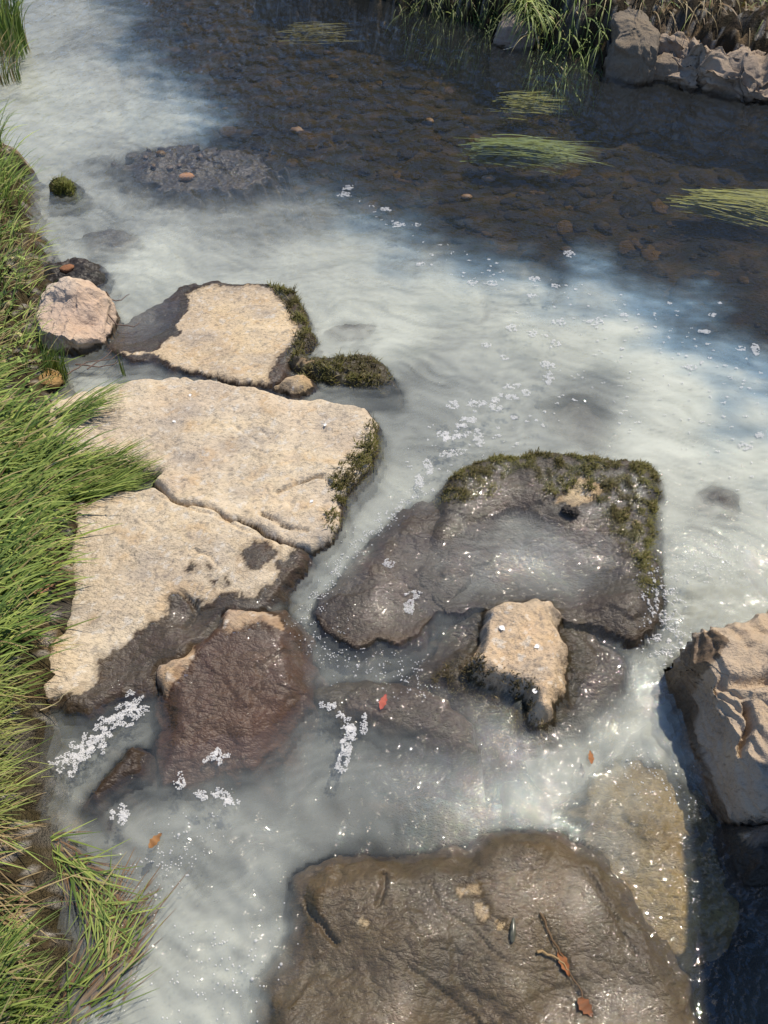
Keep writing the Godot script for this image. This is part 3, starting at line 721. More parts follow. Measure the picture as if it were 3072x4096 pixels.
var milk := PackedVector2Array()
var silt_points := [-2.982, -6.833, 6, -2.734, -7.266, 5, -2.319, -6.833, 4.5, -2.264, -5.578, 9, -1.942, -5.986, 6, -2.242, -4.869, 9, -1.521, -5.208, 9, -1.792, -4.166, 6, -1.604, -4.500, 3.5, -1.209, -4.619, 1.6, -0.829, -4.274, 2.0, -0.496, -4.113, 3.5, -0.887, -3.911, 4, -1.459, -3.862, 4.5, -1.258, -3.497, 14, -1.506, -3.540, 7, -0.914, -3.584, 7, -0.308, -3.497, 8, 0.051, -3.767, 9, 0.388, -3.249, 12, -0.154, -3.095, 10, -0.020, -2.879, 16, -0.273, -2.810, 12, 0.143, -2.615, 4, 0.039, -2.319, 4.2, 0.231, -2.319, 4.5, 0.474, -2.678, 7, 0.811, -3.021, 12, 1.110, -2.879, 22, 1.321, -2.462, 26, 1.433, -2.183, 22, 1.148, -2.157, 22, 0.887, -2.462, 4, 0.613, -2.319, 6, 0.315, -2.157, 6, 1.290, -1.708, 13, 1.095, -1.604, 12, -0.087, -1.933, 7, -0.181, -1.645, 9, -0.295, -1.410, 10, 0.446, -1.645, 7.5, 0.273, -1.524, 7, 0.666, -1.573, 6.5, 0.679, -1.200, 3, 0.179, -1.233, 3, -1.278, -2.615, 7, -1.230, -2.949, 6, -0.103, -1.233, 4, 0.076, -1.267, 3.5, 0.094, -0.853, 3.6, -0.170, -0.786, 3.8, 0.224, -0.786, 3.2, 0.565, -0.867, 10, 0.026, -0.660, 2.4, -0.099, -0.624, 2.4, 0.830, -1.150, 11, 0.858, -0.966, 12, 0.709, -0.722, 6.5, 0.747, -0.509, 6, 0.870, -0.434, 1.4, 0.860, -0.284, 1.2, 0.743, -0.352, 5, 0.930, -0.600, 1.5, -0.723, -0.923, 3.6, -0.743, -0.709, 4, -0.479, -0.660, 5, -0.563, -0.434, 9, -0.374, -0.332, 11, -0.471, -0.237, 10, -0.334, -0.600, 6, -0.301, -0.786, 3.6, -0.812, -0.487, 4, -0.569, -0.981, 3]


func silt_field(x: float, z: float) -> float:
	var sum := 0.0
	var all := 0.0
	for b in range(0, silt_points.size(), 3):
		var q: float = Vector2(x - silt_points[b], z - silt_points[b + 1]).length_squared() + 0.004
		var w := 1.0 / (q * q)
		sum += w * silt_points[b + 2]
		all += w
	return sum / all


var coarse := PackedFloat32Array()
const CC := 0.06
const CW := 168
const CH := 190


func spacing(from: float, near_from: float, near_to: float, to: float, s: float, grow: float) -> PackedFloat32Array:
	var r := PackedFloat32Array()
	var left := PackedFloat32Array()
	var p := near_from
	var d := s
	while p > from:
		d *= grow
		p -= d
		left.append(p)
	left.reverse()
	r.append_array(left)
	p = near_from
	while p < near_to:
		r.append(p)
		p += s
	d = s
	while p < to:
		r.append(p)
		d *= grow
		p += d
	r.append(p)
	return r


func build_water() -> void:
	milk = pv([-3.864, -11.945, -2.417, -8.264, -1.950, -6.833, -1.674, -6.161, -1.294, -5.501, -1.076, -4.869, -0.752, -4.559, -0.299, -4.414, -0.077, -4.062, 0.175, -3.767, 0.409, -3.562, 0.862, -3.371, 1.274, -3.133, 1.504, -2.914, 1.604, -2.615, 1.665, -2.375, 1.937, -2.054, 2.757, -1.410, 1.717, 0.088, -2.260, 0.088, -9.886, -8.264])
	coarse.resize(CW * CH * 2)
	for j in CH:
		for i in CW:
			var x := -5.0 + i * CC
			var z := -10.5 + j * CC
			var w := Vector2(nl.get_noise_2d(x * 1.1, z * 1.1), nl.get_noise_2d(x * 1.1 + 60.0, z * 1.1)) * 0.35 + Vector2(nl.get_noise_2d(x * 4.0, z * 4.0), nl.get_noise_2d(x * 4.0 + 60.0, z * 4.0)) * 0.12
			var k := (j * CW + i) * 2
			coarse[k] = silt_field(x + w.x * 0.4, z + w.y * 0.4)
			var st := Vector2(nl.get_noise_2d(x * 1.6 + z * 1.0, (z - x * 0.45) * 5.0), nl.get_noise_2d(x * 1.6 + z, (z - x * 0.45) * 5.0 + 80.0))
			coarse[k + 1] = smoothstep(-0.5, 0.62, -sdf(milk, Vector2(x, z) + w * 0.4 + st * 0.5))
	var xs := spacing(-4.9, -1.6, 1.6, 4.9, 0.0125, 1.012)
	var zs := spacing(-10.4, -2.7, 0.5, 0.75, 0.0125, 1.008)
	print("water grid ", xs.size(), " x ", zs.size())
	var nx := xs.size()
	var nz := zs.size()
	var v := PackedVector3Array()
	var b := PackedFloat32Array()
	v.resize(nx * nz)
	b.resize(nx * nz)
	for j in nz:
		for i in nx:
			v[j * nx + i] = Vector3(xs[i], water_at(xs[i], zs[j]), zs[j])
			b[j * nx + i] = bed_at(xs[i], zs[j])
	var one := PackedByteArray()
	one.resize(nx * nz)
	var deep := PackedByteArray()
	deep.resize(nx * nz)
	for k in nx * nz:
		one[k] = 1 if v[k].y > b[k] - 0.02 else 0
		deep[k] = 0 if v[k].y > level(v[k].z) + waves(v[k].x, v[k].z) + 0.0005 else 1
	var o := put("water_surface", grid_mesh(v, PackedColorArray(), one, deep, nx, nz, M.water, M.film))
	tag(o, "rippled surface of the stream", "", "", "structure")
	# the suspended silt: three layers, each standing for the water between it and the next one or the bed
	var depths := [0.005, 0.045, 0.105, 0.6]
	for layer in 3:
		var sv := PackedVector3Array()
		var sc := PackedColorArray()
		var keep := PackedByteArray()
		sv.resize(nx * nz)
		sc.resize(nx * nz)
		keep.resize(nx * nz)
		for j in nz:
			for i in nx:
				var at := j * nx + i
				var p := v[at]
				var y: float = p.y - depths[layer]
				sv[at] = Vector3(p.x, y, p.z)
				if y < b[at] - 0.012:
					continue
				var cu := clampf((p.x + 5.0) / CC, 0.0, CW - 1.01)
				var cv := clampf((p.z + 10.5) / CC, 0.0, CH - 1.01)
				var ci := int(cu)
				var cj := int(cv)
				cu -= ci
				cv -= cj
				var k := (cj * CW + ci) * 2
				var f := lerpf(lerpf(coarse[k], coarse[k + 2], cu), lerpf(coarse[k + CW * 2], coarse[k + CW * 2 + 2], cu), cv)
				var m := lerpf(lerpf(coarse[k + 1], coarse[k + 3], cu), lerpf(coarse[k + CW * 2 + 1], coarse[k + CW * 2 + 3], cu), cv)
				var wp := 0.35 * nr.get_noise_2d(p.x * 1.3, p.z * 1.3 + 17.0)
				var wisp := nl.get_noise_3d((p.x + wp) * 1.8 + p.z * 0.5, layer * 3.0, (p.z + wp * 0.7) * 3.4)
				var thread := nr.get_noise_2d((p.x + wp) * 5.0 + p.z * 2.0, (p.z + wp * 0.5 - p.x * 0.3) * 19.0)
				var swirl := clampf(1.0 + 0.8 * wisp + 0.6 * thread, 0.3, 2.0)
				var lo: float = maxf(p.y - depths[layer + 1], b[at])
				var thick := clampf(y + 0.005 - lo, 0.0, 0.4)
				var ext := (pow(f, 1.5) * 0.25 * m * m * swirl + 0.01) * thick
				sv[at] = Vector3(p.x, y, p.z)
				var col := Color(0.19, 0.30, 0.385).lerp(Color(0.375, 0.40, 0.37).lerp(Color(0.52, 0.545, 0.475), smoothstep(2.0, 14.0, f * swirl)), smoothstep(0.3, 0.97, m))
				col.a = 1.0 - exp(-ext)
				sc[at] = col
				keep[at] = 1 if y > b[at] - 0.012 and m > 0.004 else 0
		var so := put("silt_cloud", grid_mesh(sv, sc, keep, keep, nx, nz, M.silt, M.silt))
		tag(so, "milky pale silt drifting in the water", "", "", "structure")


# ---------------------------------------------------------------- grass and weeds
var gv := PackedVector3Array()
var gn := PackedVector3Array()
var gc := PackedColorArray()
var gi := PackedInt32Array()


func clear_blades() -> void:
	gv = PackedVector3Array()
	gn = PackedVector3Array()
	gc = PackedColorArray()
	gi = PackedInt32Array()


func blade(at: Vector3, yaw: float, a0: float, a1: float, length: float, width: float, col: Color, rest := true, segments := 6, floor_y := -9.0) -> void:
	var h := Vector3(cos(yaw), 0, sin(yaw))
	var side := Vector3(-sin(yaw), 0, cos(yaw))
	var twist := rng.randf_range(-0.5, 0.5)
	var p := at
	var first := gv.size()
	var seg := length / segments
	for s in segments + 1:
		var t := s / float(segments)
		var a := lerpf(a0, a1, t)
		var dir := h * sin(a) + Vector3.UP * cos(a)
		var nrm := side.cross(dir).normalized()
		var sd := side.rotated(dir, twist + t * 0.6)
		var w := width * 0.5 * (1.0 - pow(t, 2.2)) + 0.0003
		var tone := col
		gv.append(p - sd * w)
		gv.append(p + sd * w)
		gn.append((nrm - sd * 0.35).normalized())
		gn.append((nrm + sd * 0.35).normalized())
		gc.append(tone)
		gc.append(tone)
		if s < segments:
			var k := first + s * 2
			gi.append_array(PackedInt32Array([k, k + 2, k + 1, k + 1, k + 2, k + 3]))
		p += dir * seg
		if rest:
			p.y = maxf(p.y, bed_at(p.x, p.z) + 0.006 + rng.randf() * 0.01)
		p.y = maxf(p.y, floor_y)


func blades_node(called: String, label: String, category: String, kind: String, m: Material, group := "", parent: Node = self) -> void:
	var o := put(called, mesh_of(gv, gn, gc, gi, m), parent)
	tag(o, label, category, group, kind)
	clear_blades()


func in_poly(poly: PackedVector2Array) -> Vector2:
	var box := Rect2(poly[0], Vector2.ZERO)
	for p in poly:
		box = box.expand(p)
	for i in 400:
		var p := box.position + Vector2(rng.randf(), rng.randf()) * box.size
		if Geometry2D.is_point_in_polygon(p, poly):
			return p
	return box.get_center()


func green(bright := 1.0) -> Color:
	var t := rng.randf()
	var c := Color(0.07, 0.125, 0.024).lerp(Color(0.36, 0.43, 0.11), pow(t, 1.6))
	if rng.randf() < 0.08:
		c = Color(0.36, 0.3, 0.14)
	return Color(c.r * bright, c.g * bright, c.b * bright)


func straw() -> Color:
	var t := rng.randf()
	return Color(0.20, 0.13, 0.06).lerp(Color(0.46, 0.36, 0.18), t)


func build_grass() -> void:
	# long grass combed over the slabs
	var roots := pv([-2.199, -2.523, -1.779, -2.493, -1.671, -2.348, -1.527, -2.197, -1.278, -1.995, -1.190, -1.866, -1.242, -1.755, -1.226, -1.568, -1.228, -1.380, -1.219, -1.176, -1.218, -1.051, -1.534, -1.022])
	for i in 4200:
		var p := in_poly(roots)
		var lump := nl.get_noise_2d(p.x * 4.0, p.y * 4.0)
		var yaw := rng.randf_range(-0.55, 0.25) + lump * 1.1
		blade(Vector3(p.x, bed_at(p.x, p.y) - 0.01, p.y), yaw, rng.randf_range(0.3, 1.0), rng.randf_range(1.1, 1.85), rng.randf_range(0.16, 0.38), rng.randf_range(0.006, 0.0105), green(0.7 + 0.6 * absf(lump) + rng.randf() * 0.3))
	for i in 700:
		var p := in_poly(roots)
		blade(Vector3(p.x + 0.05, bed_at(p.x, p.y) + rng.randf_range(0.03, 0.14), p.y), rng.randf() * TAU, rng.randf_range(0.7, 1.2), rng.randf_range(1.3, 1.9), rng.randf_range(0.02, 0.045), rng.randf_range(0.011, 0.02), green(1.0), false, 3)
	for i in 260:
		var p := in_poly(roots)
		blade(Vector3(p.x + 0.04, bed_at(p.x, p.y) + 0.03, p.y), rng.randf_range(-1.0, 0.9), rng.randf_range(0.3, 1.2), rng.randf_range(1.0, 1.8), rng.randf_range(0.12, 0.36), rng.randf_range(0.002, 0.004), straw())
	# the tongue of grass that reaches over the crack
	var tongue := pv([-1.259, -1.959, -1.060, -1.995, -0.980, -1.947, -1.013, -1.866, -1.163, -1.798])
	for i in 900:
		var p := in_poly(tongue)
		blade(Vector3(p.x, bed_at(p.x, p.y) - 0.005, p.y), rng.randf_range(-0.5, 0.1), rng.randf_range(0.6, 1.1), rng.randf_range(1.2, 1.7), rng.randf_range(0.10, 0.22), rng.randf_range(0.002, 0.0045), green(0.9))
	var sprig := pv([-1.328, -2.265, -1.199, -2.265, -1.203, -2.211, -1.287, -2.184])
	for i in 120:
		var p := in_poly(sprig)
		blade(Vector3(p.x, bed_at(p.x, p.y), p.y), rng.randf_range(-0.6, 0.1), rng.randf_range(0.8, 1.1), rng.randf_range(1.3, 1.7), rng.randf_range(0.14, 0.26), rng.randf_range(0.002, 0.004), green(0.9))
	blades_node("long_grass", "long lush green grass combed over the pale slabs", "grass", "stuff", M.grass)
	# lower bank grass, yellower
	roots = pv([-1.570, -1.067, -1.181, -1.067, -1.163, -0.893, -1.104, -0.761, -1.054, -0.650, -1.375, -0.627])
	for i in 2100:
		var p := in_poly(roots)
		blade(Vector3(p.x, bed_at(p.x, p.y) - 0.01, p.y), rng.randf_range(-0.7, 0.5), rng.randf_range(0.2, 0.9), rng.randf_range(1.1, 1.8), rng.randf_range(0.12, 0.27), rng.randf_range(0.003, 0.005), green(1.05).lerp(straw(), 0.5 * rng.randf()))
	blades_node("bank_grass", "yellowing grass leaning over the milky backwater", "grass", "stuff", M.grass)
	roots = pv([-1.157, -0.363, -0.948, -0.343, -0.902, -0.305, -0.863, -0.249, -0.830, -0.179, -0.794, -0.063, -1.035, -0.063])
	for i in 900:
		var p := in_poly(roots)
		blade(Vector3(p.x, maxf(bed_at(p.x, p.y), -0.03), p.y), rng.randf_range(-1.1, 0.2), rng.randf_range(0.3, 1.0), rng.randf_range(1.1, 1.75), rng.randf_range(0.10, 0.24), rng.randf_range(0.003, 0.006), green(0.85), true, 6, 0.006)
	for i in 150:
		var p := in_poly(pv([-1.290, -0.693, -1.019, -0.668, -0.933, -0.476, -0.924, -0.373, -1.161, -0.373]))
		blade(Vector3(p.x, bed_at(p.x, p.y), p.y), rng.randf_range(-0.4, 0.6), rng.randf_range(0.7, 1.3), rng.randf_range(1.3, 1.8), rng.randf_range(0.10, 0.24), rng.randf_range(0.002, 0.004), straw() if rng.randf() < 0.55 else green())
	blades_node("trailing_grass", "tangled grass by the pinkish rock where bank meets water", "grass", "stuff", M.grass)
	# grass trailing in the water, green and brown
	var trail := [-0.957, -0.657, -0.875, -0.614, -0.815, -0.578, -0.767, -0.510, -0.738, -0.444, -0.700, -0.380, -0.723, -0.310, -0.771, -0.271]
	for i in 520:
		var k := rng.randi_range(0, 6) * 2
		var t := rng.randf()
		var brown := rng.randf() < 0.74
		var p := Vector2(lerpf(trail[k], trail[k + 2], t), lerpf(trail[k + 1], trail[k + 3], t)) + Vector2(rng.randfn(), rng.randfn()) * (0.018 if k < 8 else 0.035)
		var yaw := (0.75 if k < 8 else -1.0) + rng.randfn() * (0.3 if brown else 0.55)
		var col := Color(0.11, 0.06, 0.028).lerp(Color(0.2, 0.115, 0.05), rng.randf()) if brown else green(0.85)
		blade(Vector3(p.x, -0.022 if brown else 0.002, p.y), yaw, rng.randf_range(1.2, 1.5), rng.randf_range(1.5, 1.62), rng.randf_range(0.06, 0.18), rng.randf_range(0.003, 0.005), col, false, 6, -0.014 if brown else 0.007)
	blades_node("drowned_grass", "green and brown grass blades trailing flat in the milky water", "grass", "stuff", M.grass)
	# upper left
	for i in 1500:
		var p := in_poly(pv([-3.119, -4.541, -2.217, -4.482, -2.083, -4.228, -1.944, -3.820, -2.059, -3.679, -2.737, -3.679]))
		blade(Vector3(p.x, bed_at(p.x, p.y), p.y), rng.randf_range(-0.9, 0.9), rng.randf_range(0.0, 0.6), rng.randf_range(0.8, 1.7), rng.randf_range(0.15, 0.36), rng.randf_range(0.005, 0.008), green(1.15))
	blades_node("bank_grass", "bright green grass on the bank behind the mossy hump", "grass", "stuff", M.grass)
	for i in 2000:
		var p := in_poly(pv([-2.640, -3.679, -1.942, -3.772, -1.814, -3.589, -1.726, -3.333, -1.634, -2.916, -1.543, -2.680, -1.437, -2.523, -2.121, -2.464]))
		var c := green(1.0) if rng.randf() < 0.75 else straw().darkened(0.35)
		blade(Vector3(p.x, bed_at(p.x, p.y), p.y), rng.randf_range(-1.5, 1.5), rng.randf_range(0.2, 1.2), rng.randf_range(0.9, 2.0), rng.randf_range(0.08, 0.22), rng.randf_range(0.003, 0.006), c)
	for i in 1600:
		var p := in_poly(pv([-2.540, -3.503, -1.868, -3.592, -1.662, -3.175, -1.585, -2.846, -1.496, -2.616, -1.431, -2.493, -1.247, -2.238, -2.011, -2.265]))
		var yw := rng.randf() * TAU
		blade(Vector3(p.x, bed_at(p.x, p.y) + rng.randf() * 0.07, p.y), yw, rng.randf_range(0.8, 1.3), rng.randf_range(1.4, 1.9), rng.randf_range(0.015, 0.035), rng.randf_range(0.010, 0.018), green(0.75 + 0.5 * rng.randf()), false, 3)
	blades_node("bank_weeds", "small leafy weeds and dry stems on the bank by the light boulder", "weeds", "stuff", M.grass)
	for i in 240:
		var p := in_poly(pv([-1.479, -2.609, -1.360, -2.578, -1.355, -2.487, -1.429, -2.472]))
		blade(Vector3(p.x, maxf(bed_at(p.x, p.y), 0.05), p.y), rng.randf_range(-1.2, 1.2), 0.0, rng.randf_range(0.2, 0.8), rng.randf_range(0.08, 0.2), rng.randf_range(0.003, 0.005), green(1.1), false)
	for i in 12:
		var p := in_poly(pv([-1.150, -2.578, -1.108, -2.572, -1.118, -2.554]))
		blade(Vector3(p.x, 0.06, p.y), rng.randf_range(-1.2, 1.2), 0.0, rng.randf_range(0.1, 0.4), rng.randf_range(0.08, 0.14), 0.003, green(1.1), false)
	blades_node("water_grass", "upright thin grass in the little milky inlet beside the slab", "grass", "stuff", M.grass)
	# far upper left tuft
	for i in 1700:
		var p := in_poly(pv([-4.630, -6.381, -2.828, -6.195, -2.661, -6.150, -2.645, -6.287, -2.774, -6.574, -5.003, -7.097]))
		blade(Vector3(p.x, 0.05, p.y), rng.randf_range(-1.6, 1.6), 0.0, rng.randf_range(0.4, 1.4), rng.randf_range(0.25, 0.62), rng.randf_range(0.008, 0.013), green(1.0), false)
	blades_node("reed_tuft", "tall green tuft standing in the water upstream", "grass", "stuff", M.grass)
	for i in 320:
		var p := in_poly(pv([-3.642, -5.723, -2.640, -5.764, -2.568, -5.847, -2.533, -5.683, -3.589, -5.603]))
		var c := green(0.9) if rng.randf() < 0.5 else straw()
		blade(Vector3(p.x, 0.05, p.y), rng.randf_range(-0.9, 0.7), 0.0, rng.randf_range(0.5, 1.6), rng.randf_range(0.14, 0.4), rng.randf_range(0.006, 0.010), c, false)
	blades_node("straw_tuft", "thin straw coloured tuft downstream of the tall green one", "grass", "stuff", M.grass)
	# far bank: hanging grass
	far_tuft("hanging_grass", "bright green grass tuft hanging over the far bank", [1.0, -6.5, 1.2, -6.28, 1.45, -6.18, 1.62, -6.15, 1.65, -6.5, 1.1, -6.8], 900, 0, 0.24, 0.42)
	far_tuft("hanging_grass", "dark green shaded grass hanging left of the grey stone", [0.1, -7.35, 0.5, -7.05, 0.85, -6.7, 1.0, -6.55, 1.1, -6.9, 0.5, -7.5], 1500, 1, 0.2, 0.42)
	far_tuft("hanging_grass", "dry brown grass hanging over the long pale boulder", [1.8, -6.2, 2.3, -6.12, 3.0, -5.85, 3.7, -5.4, 3.9, -5.9, 2.4, -6.5, 1.8, -6.5], 1700, 2, 0.25, 0.55)
	# bushes on top of the far bank, above the frame, mirrored by the dark water
	var spots := [0.614, -7.035, 1.533, -7.155, 2.413, -7.035, 3.151, -6.586, 3.937, -6.083, 4.588, -5.551]
	for i in range(0, spots.size(), 2):
		bush(Vector3(spots[i], 0.35, spots[i + 1] - 1.9), 0.85 + 0.3 * rng.randf())
	# water weed
	weed("bright green water weed streaming under the clear current", [0.667, -5.208, 0.752, -5.118], 0.05, 0.62, 420, 0.24, Color(0.13, 0.165, 0.04))
	weed("yellow green fan of water weed by the sparkling rapids", [1.991, -4.519, 2.036, -4.427], 0.06, 0.5, 560, 0.42, Color(0.18, 0.185, 0.032))
	weed("small weed tuft upstream under the far bank's green grass", [0.984, -5.946, 1.010, -5.880], 0.06, 0.22, 150, 0.2, Color(0.14, 0.145, 0.025))
	weed("olive weed clump far upstream in clear water", [-0.749, -7.383, -0.685, -7.315], 0.08, 0.3, 120, 0.1, Color(0.11, 0.10, 0.022))


func far_tuft(called: String, label: String, area: Array, count: int, sort: int, short: float, long: float) -> void:
	var poly := pv(area)
	for i in count:
		var p := in_poly(poly)
		var c := green(0.9)
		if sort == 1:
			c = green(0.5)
		elif sort == 2:
			c = straw().darkened(0.3) if rng.randf() < 0.75 else green(0.8)
		blade(Vector3(p.x, bed_at(p.x, p.y) + 0.02, p.y), rng.randf_range(0.7, 2.4), rng.randf_range(0.5, 1.4), rng.randf_range(2.5, 3.05), rng.randf_range(short, long), rng.randf_range(0.005, 0.011), c, false, 8)
	blades_node(called, label, "grass", "stuff", M.grass)


func weed(label: String, ends: Array, spread: float, length: float, count: int, yaw: float, col: Color) -> void:
	for i in count:
		var x := lerpf(ends[0], ends[2], rng.randf()) + rng.randfn() * spread * 1.6
		var z := lerpf(ends[1], ends[3], rng.randf()) + rng.randfn() * spread * 0.55
		var k := rng.randf_range(0.7, 1.3)
		blade(Vector3(x, -0.09 - rng.randf() * 0.13, z), yaw + rng.randfn() * 0.10, rng.randf_range(1.38, 1.52), rng.randf_range(1.5, 1.75), length * rng.randf_range(0.3, 1.0), 0.0055, Color(col.r * k, col.g * k, col.b * k), false, 6, -0.25)
	blades_node("water_weed", label, "water weed", "", M.grass, "water weeds in the clear current")


func bush(at: Vector3, r: float) -> void:
	var o := Node3D.new()
	o.name = numbered("bush")
	o.position = at
	add_child(o)
	tag(o, "leafy dark bush on top of the far bank", "bush", "bushes on the far bank")
	var st := tube([Vector3(0, -0.1, 0), Vector3(0.05, r * 0.6, 0.02), Vector3(0.0, r * 1.2, 0.0)], [0.04, 0.03, 0.01], Color(0.08, 0.06, 0.04), 7)
	put("trunk", st, o)
	clear_blades()
	for i in 1500:
		var d := Vector3(rng.randfn(), rng.randfn(), rng.randfn()).normalized()
		var q := pow(rng.randf(), 0.45) * (0.75 + 0.35 * nl.get_noise_3d(d.x * 1.7 + at.x, d.y * 1.7, d.z * 1.7))
		blade(Vector3(0, r * 1.0, 0) + d * q * Vector3(r, r * 0.9, r * 0.8).length() * 0.6, rng.randf() * TAU, rng.randf_range(0.3, 1.4), rng.randf_range(1.0, 2.2), rng.randf_range(0.07, 0.13), rng.randf_range(0.03, 0.05), green(0.45), false, 2)
	blades_node("crown", "", "", "", M.grass, "", o)


# ---------------------------------------------------------------- small things
func tube(pts: Array, radii: Array, col: Color, sides := 6) -> ArrayMesh:
	var v := PackedVector3Array()
	var n := PackedVector3Array()
	var c := PackedColorArray()
	var idx := PackedInt32Array()
	for i in pts.size():
		var a: Vector3 = pts[maxi(i - 1, 0)]
		var b: Vector3 = pts[mini(i + 1, pts.size() - 1)]
		var dir := (b - a).normalized()
		var u := dir.cross(Vector3(0.3, 1, 0.2)).normalized()
		var w := dir.cross(u)
		for s in sides:
			var an := TAU * s / sides
			var nn := u * cos(an) + w * sin(an)
			v.append(pts[i] + nn * radii[i])
			n.append(nn)
			c.append(col)
		if i > 0:
			for s in sides:
				var p := (i - 1) * sides + s
				var q := (i - 1) * sides + (s + 1) % sides
				idx.append_array(PackedInt32Array([p, p + sides, q, q, p + sides, q + sides]))
	return mesh_of(v, n, c, idx, M.plain)


func twig(called: String, label: String, flat: Array, lift: float, radius: float, col: Color, group := "") -> void:
	var pts := []
	var rad := []
	var n := flat.size() / 2
	for i in n - 1:
		for s in 4:
			var t := s / 4.0
			var x := lerpf(flat[i * 2], flat[i * 2 + 2], t) + rng.randfn() * 0.002
			var z := lerpf(flat[i * 2 + 1], flat[i * 2 + 3], t) + rng.randfn() * 0.002
			pts.append(Vector3(x, maxf(bed_at(x, z), level(z)) + lift, z))
			rad.append(radius * (1.0 - 0.7 * (i + t) / (n - 1)))
	var o := put(called, tube(pts, rad, col))
	tag(o, label, "twig", group)


func leaf(called: String, label: String, at: Array, lift: float, length: float, width: float, turn: float, col: Color, col2: Color, category := "leaf") -> void:
	var v := PackedVector3Array()
	var c := PackedColorArray()
	var idx := PackedInt32Array()
	var y: float = maxf(bed_at(at[0], at[1]), level(at[1])) + lift
	for i in 9:
		var t := i / 8.0
		for s in 3:
			var w := width * 0.5 * sin(PI * pow(t, 0.8)) * (s - 1) * (1.0 + 0.25 * sin(t * 23.0))
			v.append(Vector3(t * length - length * 0.5, length * (0.06 * sin(t * 4.0) + (0.05 if s != 1 else 0.0) + 0.03 * sin(t * 17.0 + s)), w))
			c.append(col.lerp(col2, rng.randf()))
		if i > 0:
			for s in 2:
				var p := (i - 1) * 3 + s
				idx.append_array(PackedInt32Array([p, p + 3, p + 1, p + 1, p + 3, p + 4]))
	var st := SurfaceTool.new()
	st.create_from_arrays(mesh_of(v, PackedVector3Array(), c, idx, M.plain).surface_get_arrays(0))
	st.generate_normals()
	st.set_material(M.plain)
	var o := put(called, st.commit())
	o.position = Vector3(at[0], y, at[1])
	o.rotation.y = turn
	tag(o, label, category)


func lump_mesh(size: Vector3, col: Color, col2: Color, amount: float, sd: float, m: Material, rings := 9, sides := 12, point := 0.0) -> ArrayMesh:
	var v := PackedVector3Array()
	var n := PackedVector3Array()
	var c := PackedColorArray()
	var idx := PackedInt32Array()
	for i in rings + 1:
		for s in sides + 1:
			var th := PI * i / rings
			var ph := TAU * (s % sides) / sides
			var d := Vector3(cos(th), sin(th) * cos(ph), sin(th) * sin(ph))
			var k := 1.0 + amount * nr.get_noise_3d(d.x * 1.3 + sd, d.y * 1.3, d.z * 1.3)
			var p := d * size * k
			var nar := 1.0 - point * (0.5 + 0.5 * d.x)
			p.y *= nar
			p.z *= nar
			v.append(p)
			n.append((d / size).normalized())
			c.append(col.lerp(col2, clampf(0.5 + nr.get_noise_3d(d.x * 3.0 + sd, d.y * 3.0, d.z * 3.0) * 1.4, 0.0, 1.0)))
	for i in rings:
		for s in sides:
			var p := i * (sides + 1) + s
			idx.append_array(PackedInt32Array([p, p + 1, p + sides + 1, p + 1, p + sides + 2, p + sides + 1]))
	return mesh_of(v, n, c, idx, m)


func stone(label: String, at: Array, y: float, size: Vector3, turn: float, col: Color, col2: Color, m: Material, group := "") -> void:
	var o := put("pebble", lump_mesh(size, col, col2, 0.35, at[0] * 7.0 + at[1], m))
	o.position = Vector3(at[0], y, at[1])
	o.rotation.y = turn
	tag(o, label, "pebble", group)


# foam: a raft of little bubbles on the water
var bv := PackedVector3Array()
var bn := PackedVector3Array()
var bc := PackedColorArray()
var bi := PackedInt32Array()


func bubble(x: float, y: float, z: float, r: float, col: Color) -> void:
	var first := bv.size()
	var sides := 6
	bv.append(Vector3(x, y + r * 0.75, z))
	bn.append(Vector3.UP)
	bc.append(col)
	for ring in 2:
		var a := 0.75 if ring == 0 else 1.45
		for s in sides:
			var ph := TAU * s / sides
			var d := Vector3(sin(a) * cos(ph), cos(a), sin(a) * sin(ph))
			bv.append(Vector3(x, y, z) + Vector3(d.x, d.y * 0.75, d.z) * r)
			bn.append(d)
			bc.append(col)
	for s in sides:
		var q := (s + 1) % sides
		bi.append_array(PackedInt32Array([first, first + 1 + s, first + 1 + q]))
		bi.append_array(PackedInt32Array([first + 1 + s, first + 7 + s, first + 1 + q, first + 1 + q, first + 7 + s, first + 7 + q]))


func raft(x: float, z: float, rx: float, rz: float, turn: float, _count: int, r0 := 0.0024, r1 := 0.0036) -> void:
	var sd := x * 13.0 + z * 7.0
	var gap := 0.0046
	for i in range(-int(rx * 1.4 / gap), int(rx * 1.4 / gap) + 1):
		for j in range(-int(rz * 1.4 / gap), int(rz * 1.4 / gap) + 1):
			var lx := (i + 0.5 * (j % 2) + rng.randf_range(-0.25, 0.25)) * gap
			var lz := (j + rng.randf_range(-0.25, 0.25)) * gap
			var q := Vector2(lx / rx, lz / rz)
			if q.length() > 0.9 + 0.35 * nr.get_noise_2d(q.normalized().x * 0.8 + sd, q.normalized().y * 0.8):
				continue
			var px := x + lx * cos(turn) - lz * sin(turn)
			var pz := z + lx * sin(turn) + lz * cos(turn)
			if nr.get_noise_2d(px * 38.0, pz * 38.0) < (-0.02 if rx > 0.04 else (-0.12 if rx > 0.022 else -0.3)):
				continue
			var k := rng.randf_range(0.66, 0.8)
			bubble(px, water_at(px, pz), pz, rng.randf_range(r0, r1), Color(k, k, k * 0.99))


func foam_node(called: String, label: String, group: String, kind := "") -> void:
	var o := put(called, mesh_of(bv, bn, bc, bi, M.foam))
	tag(o, label, "foam", group, kind)
	bv = PackedVector3Array()
	bn = PackedVector3Array()
	bc = PackedColorArray()
	bi = PackedInt32Array()


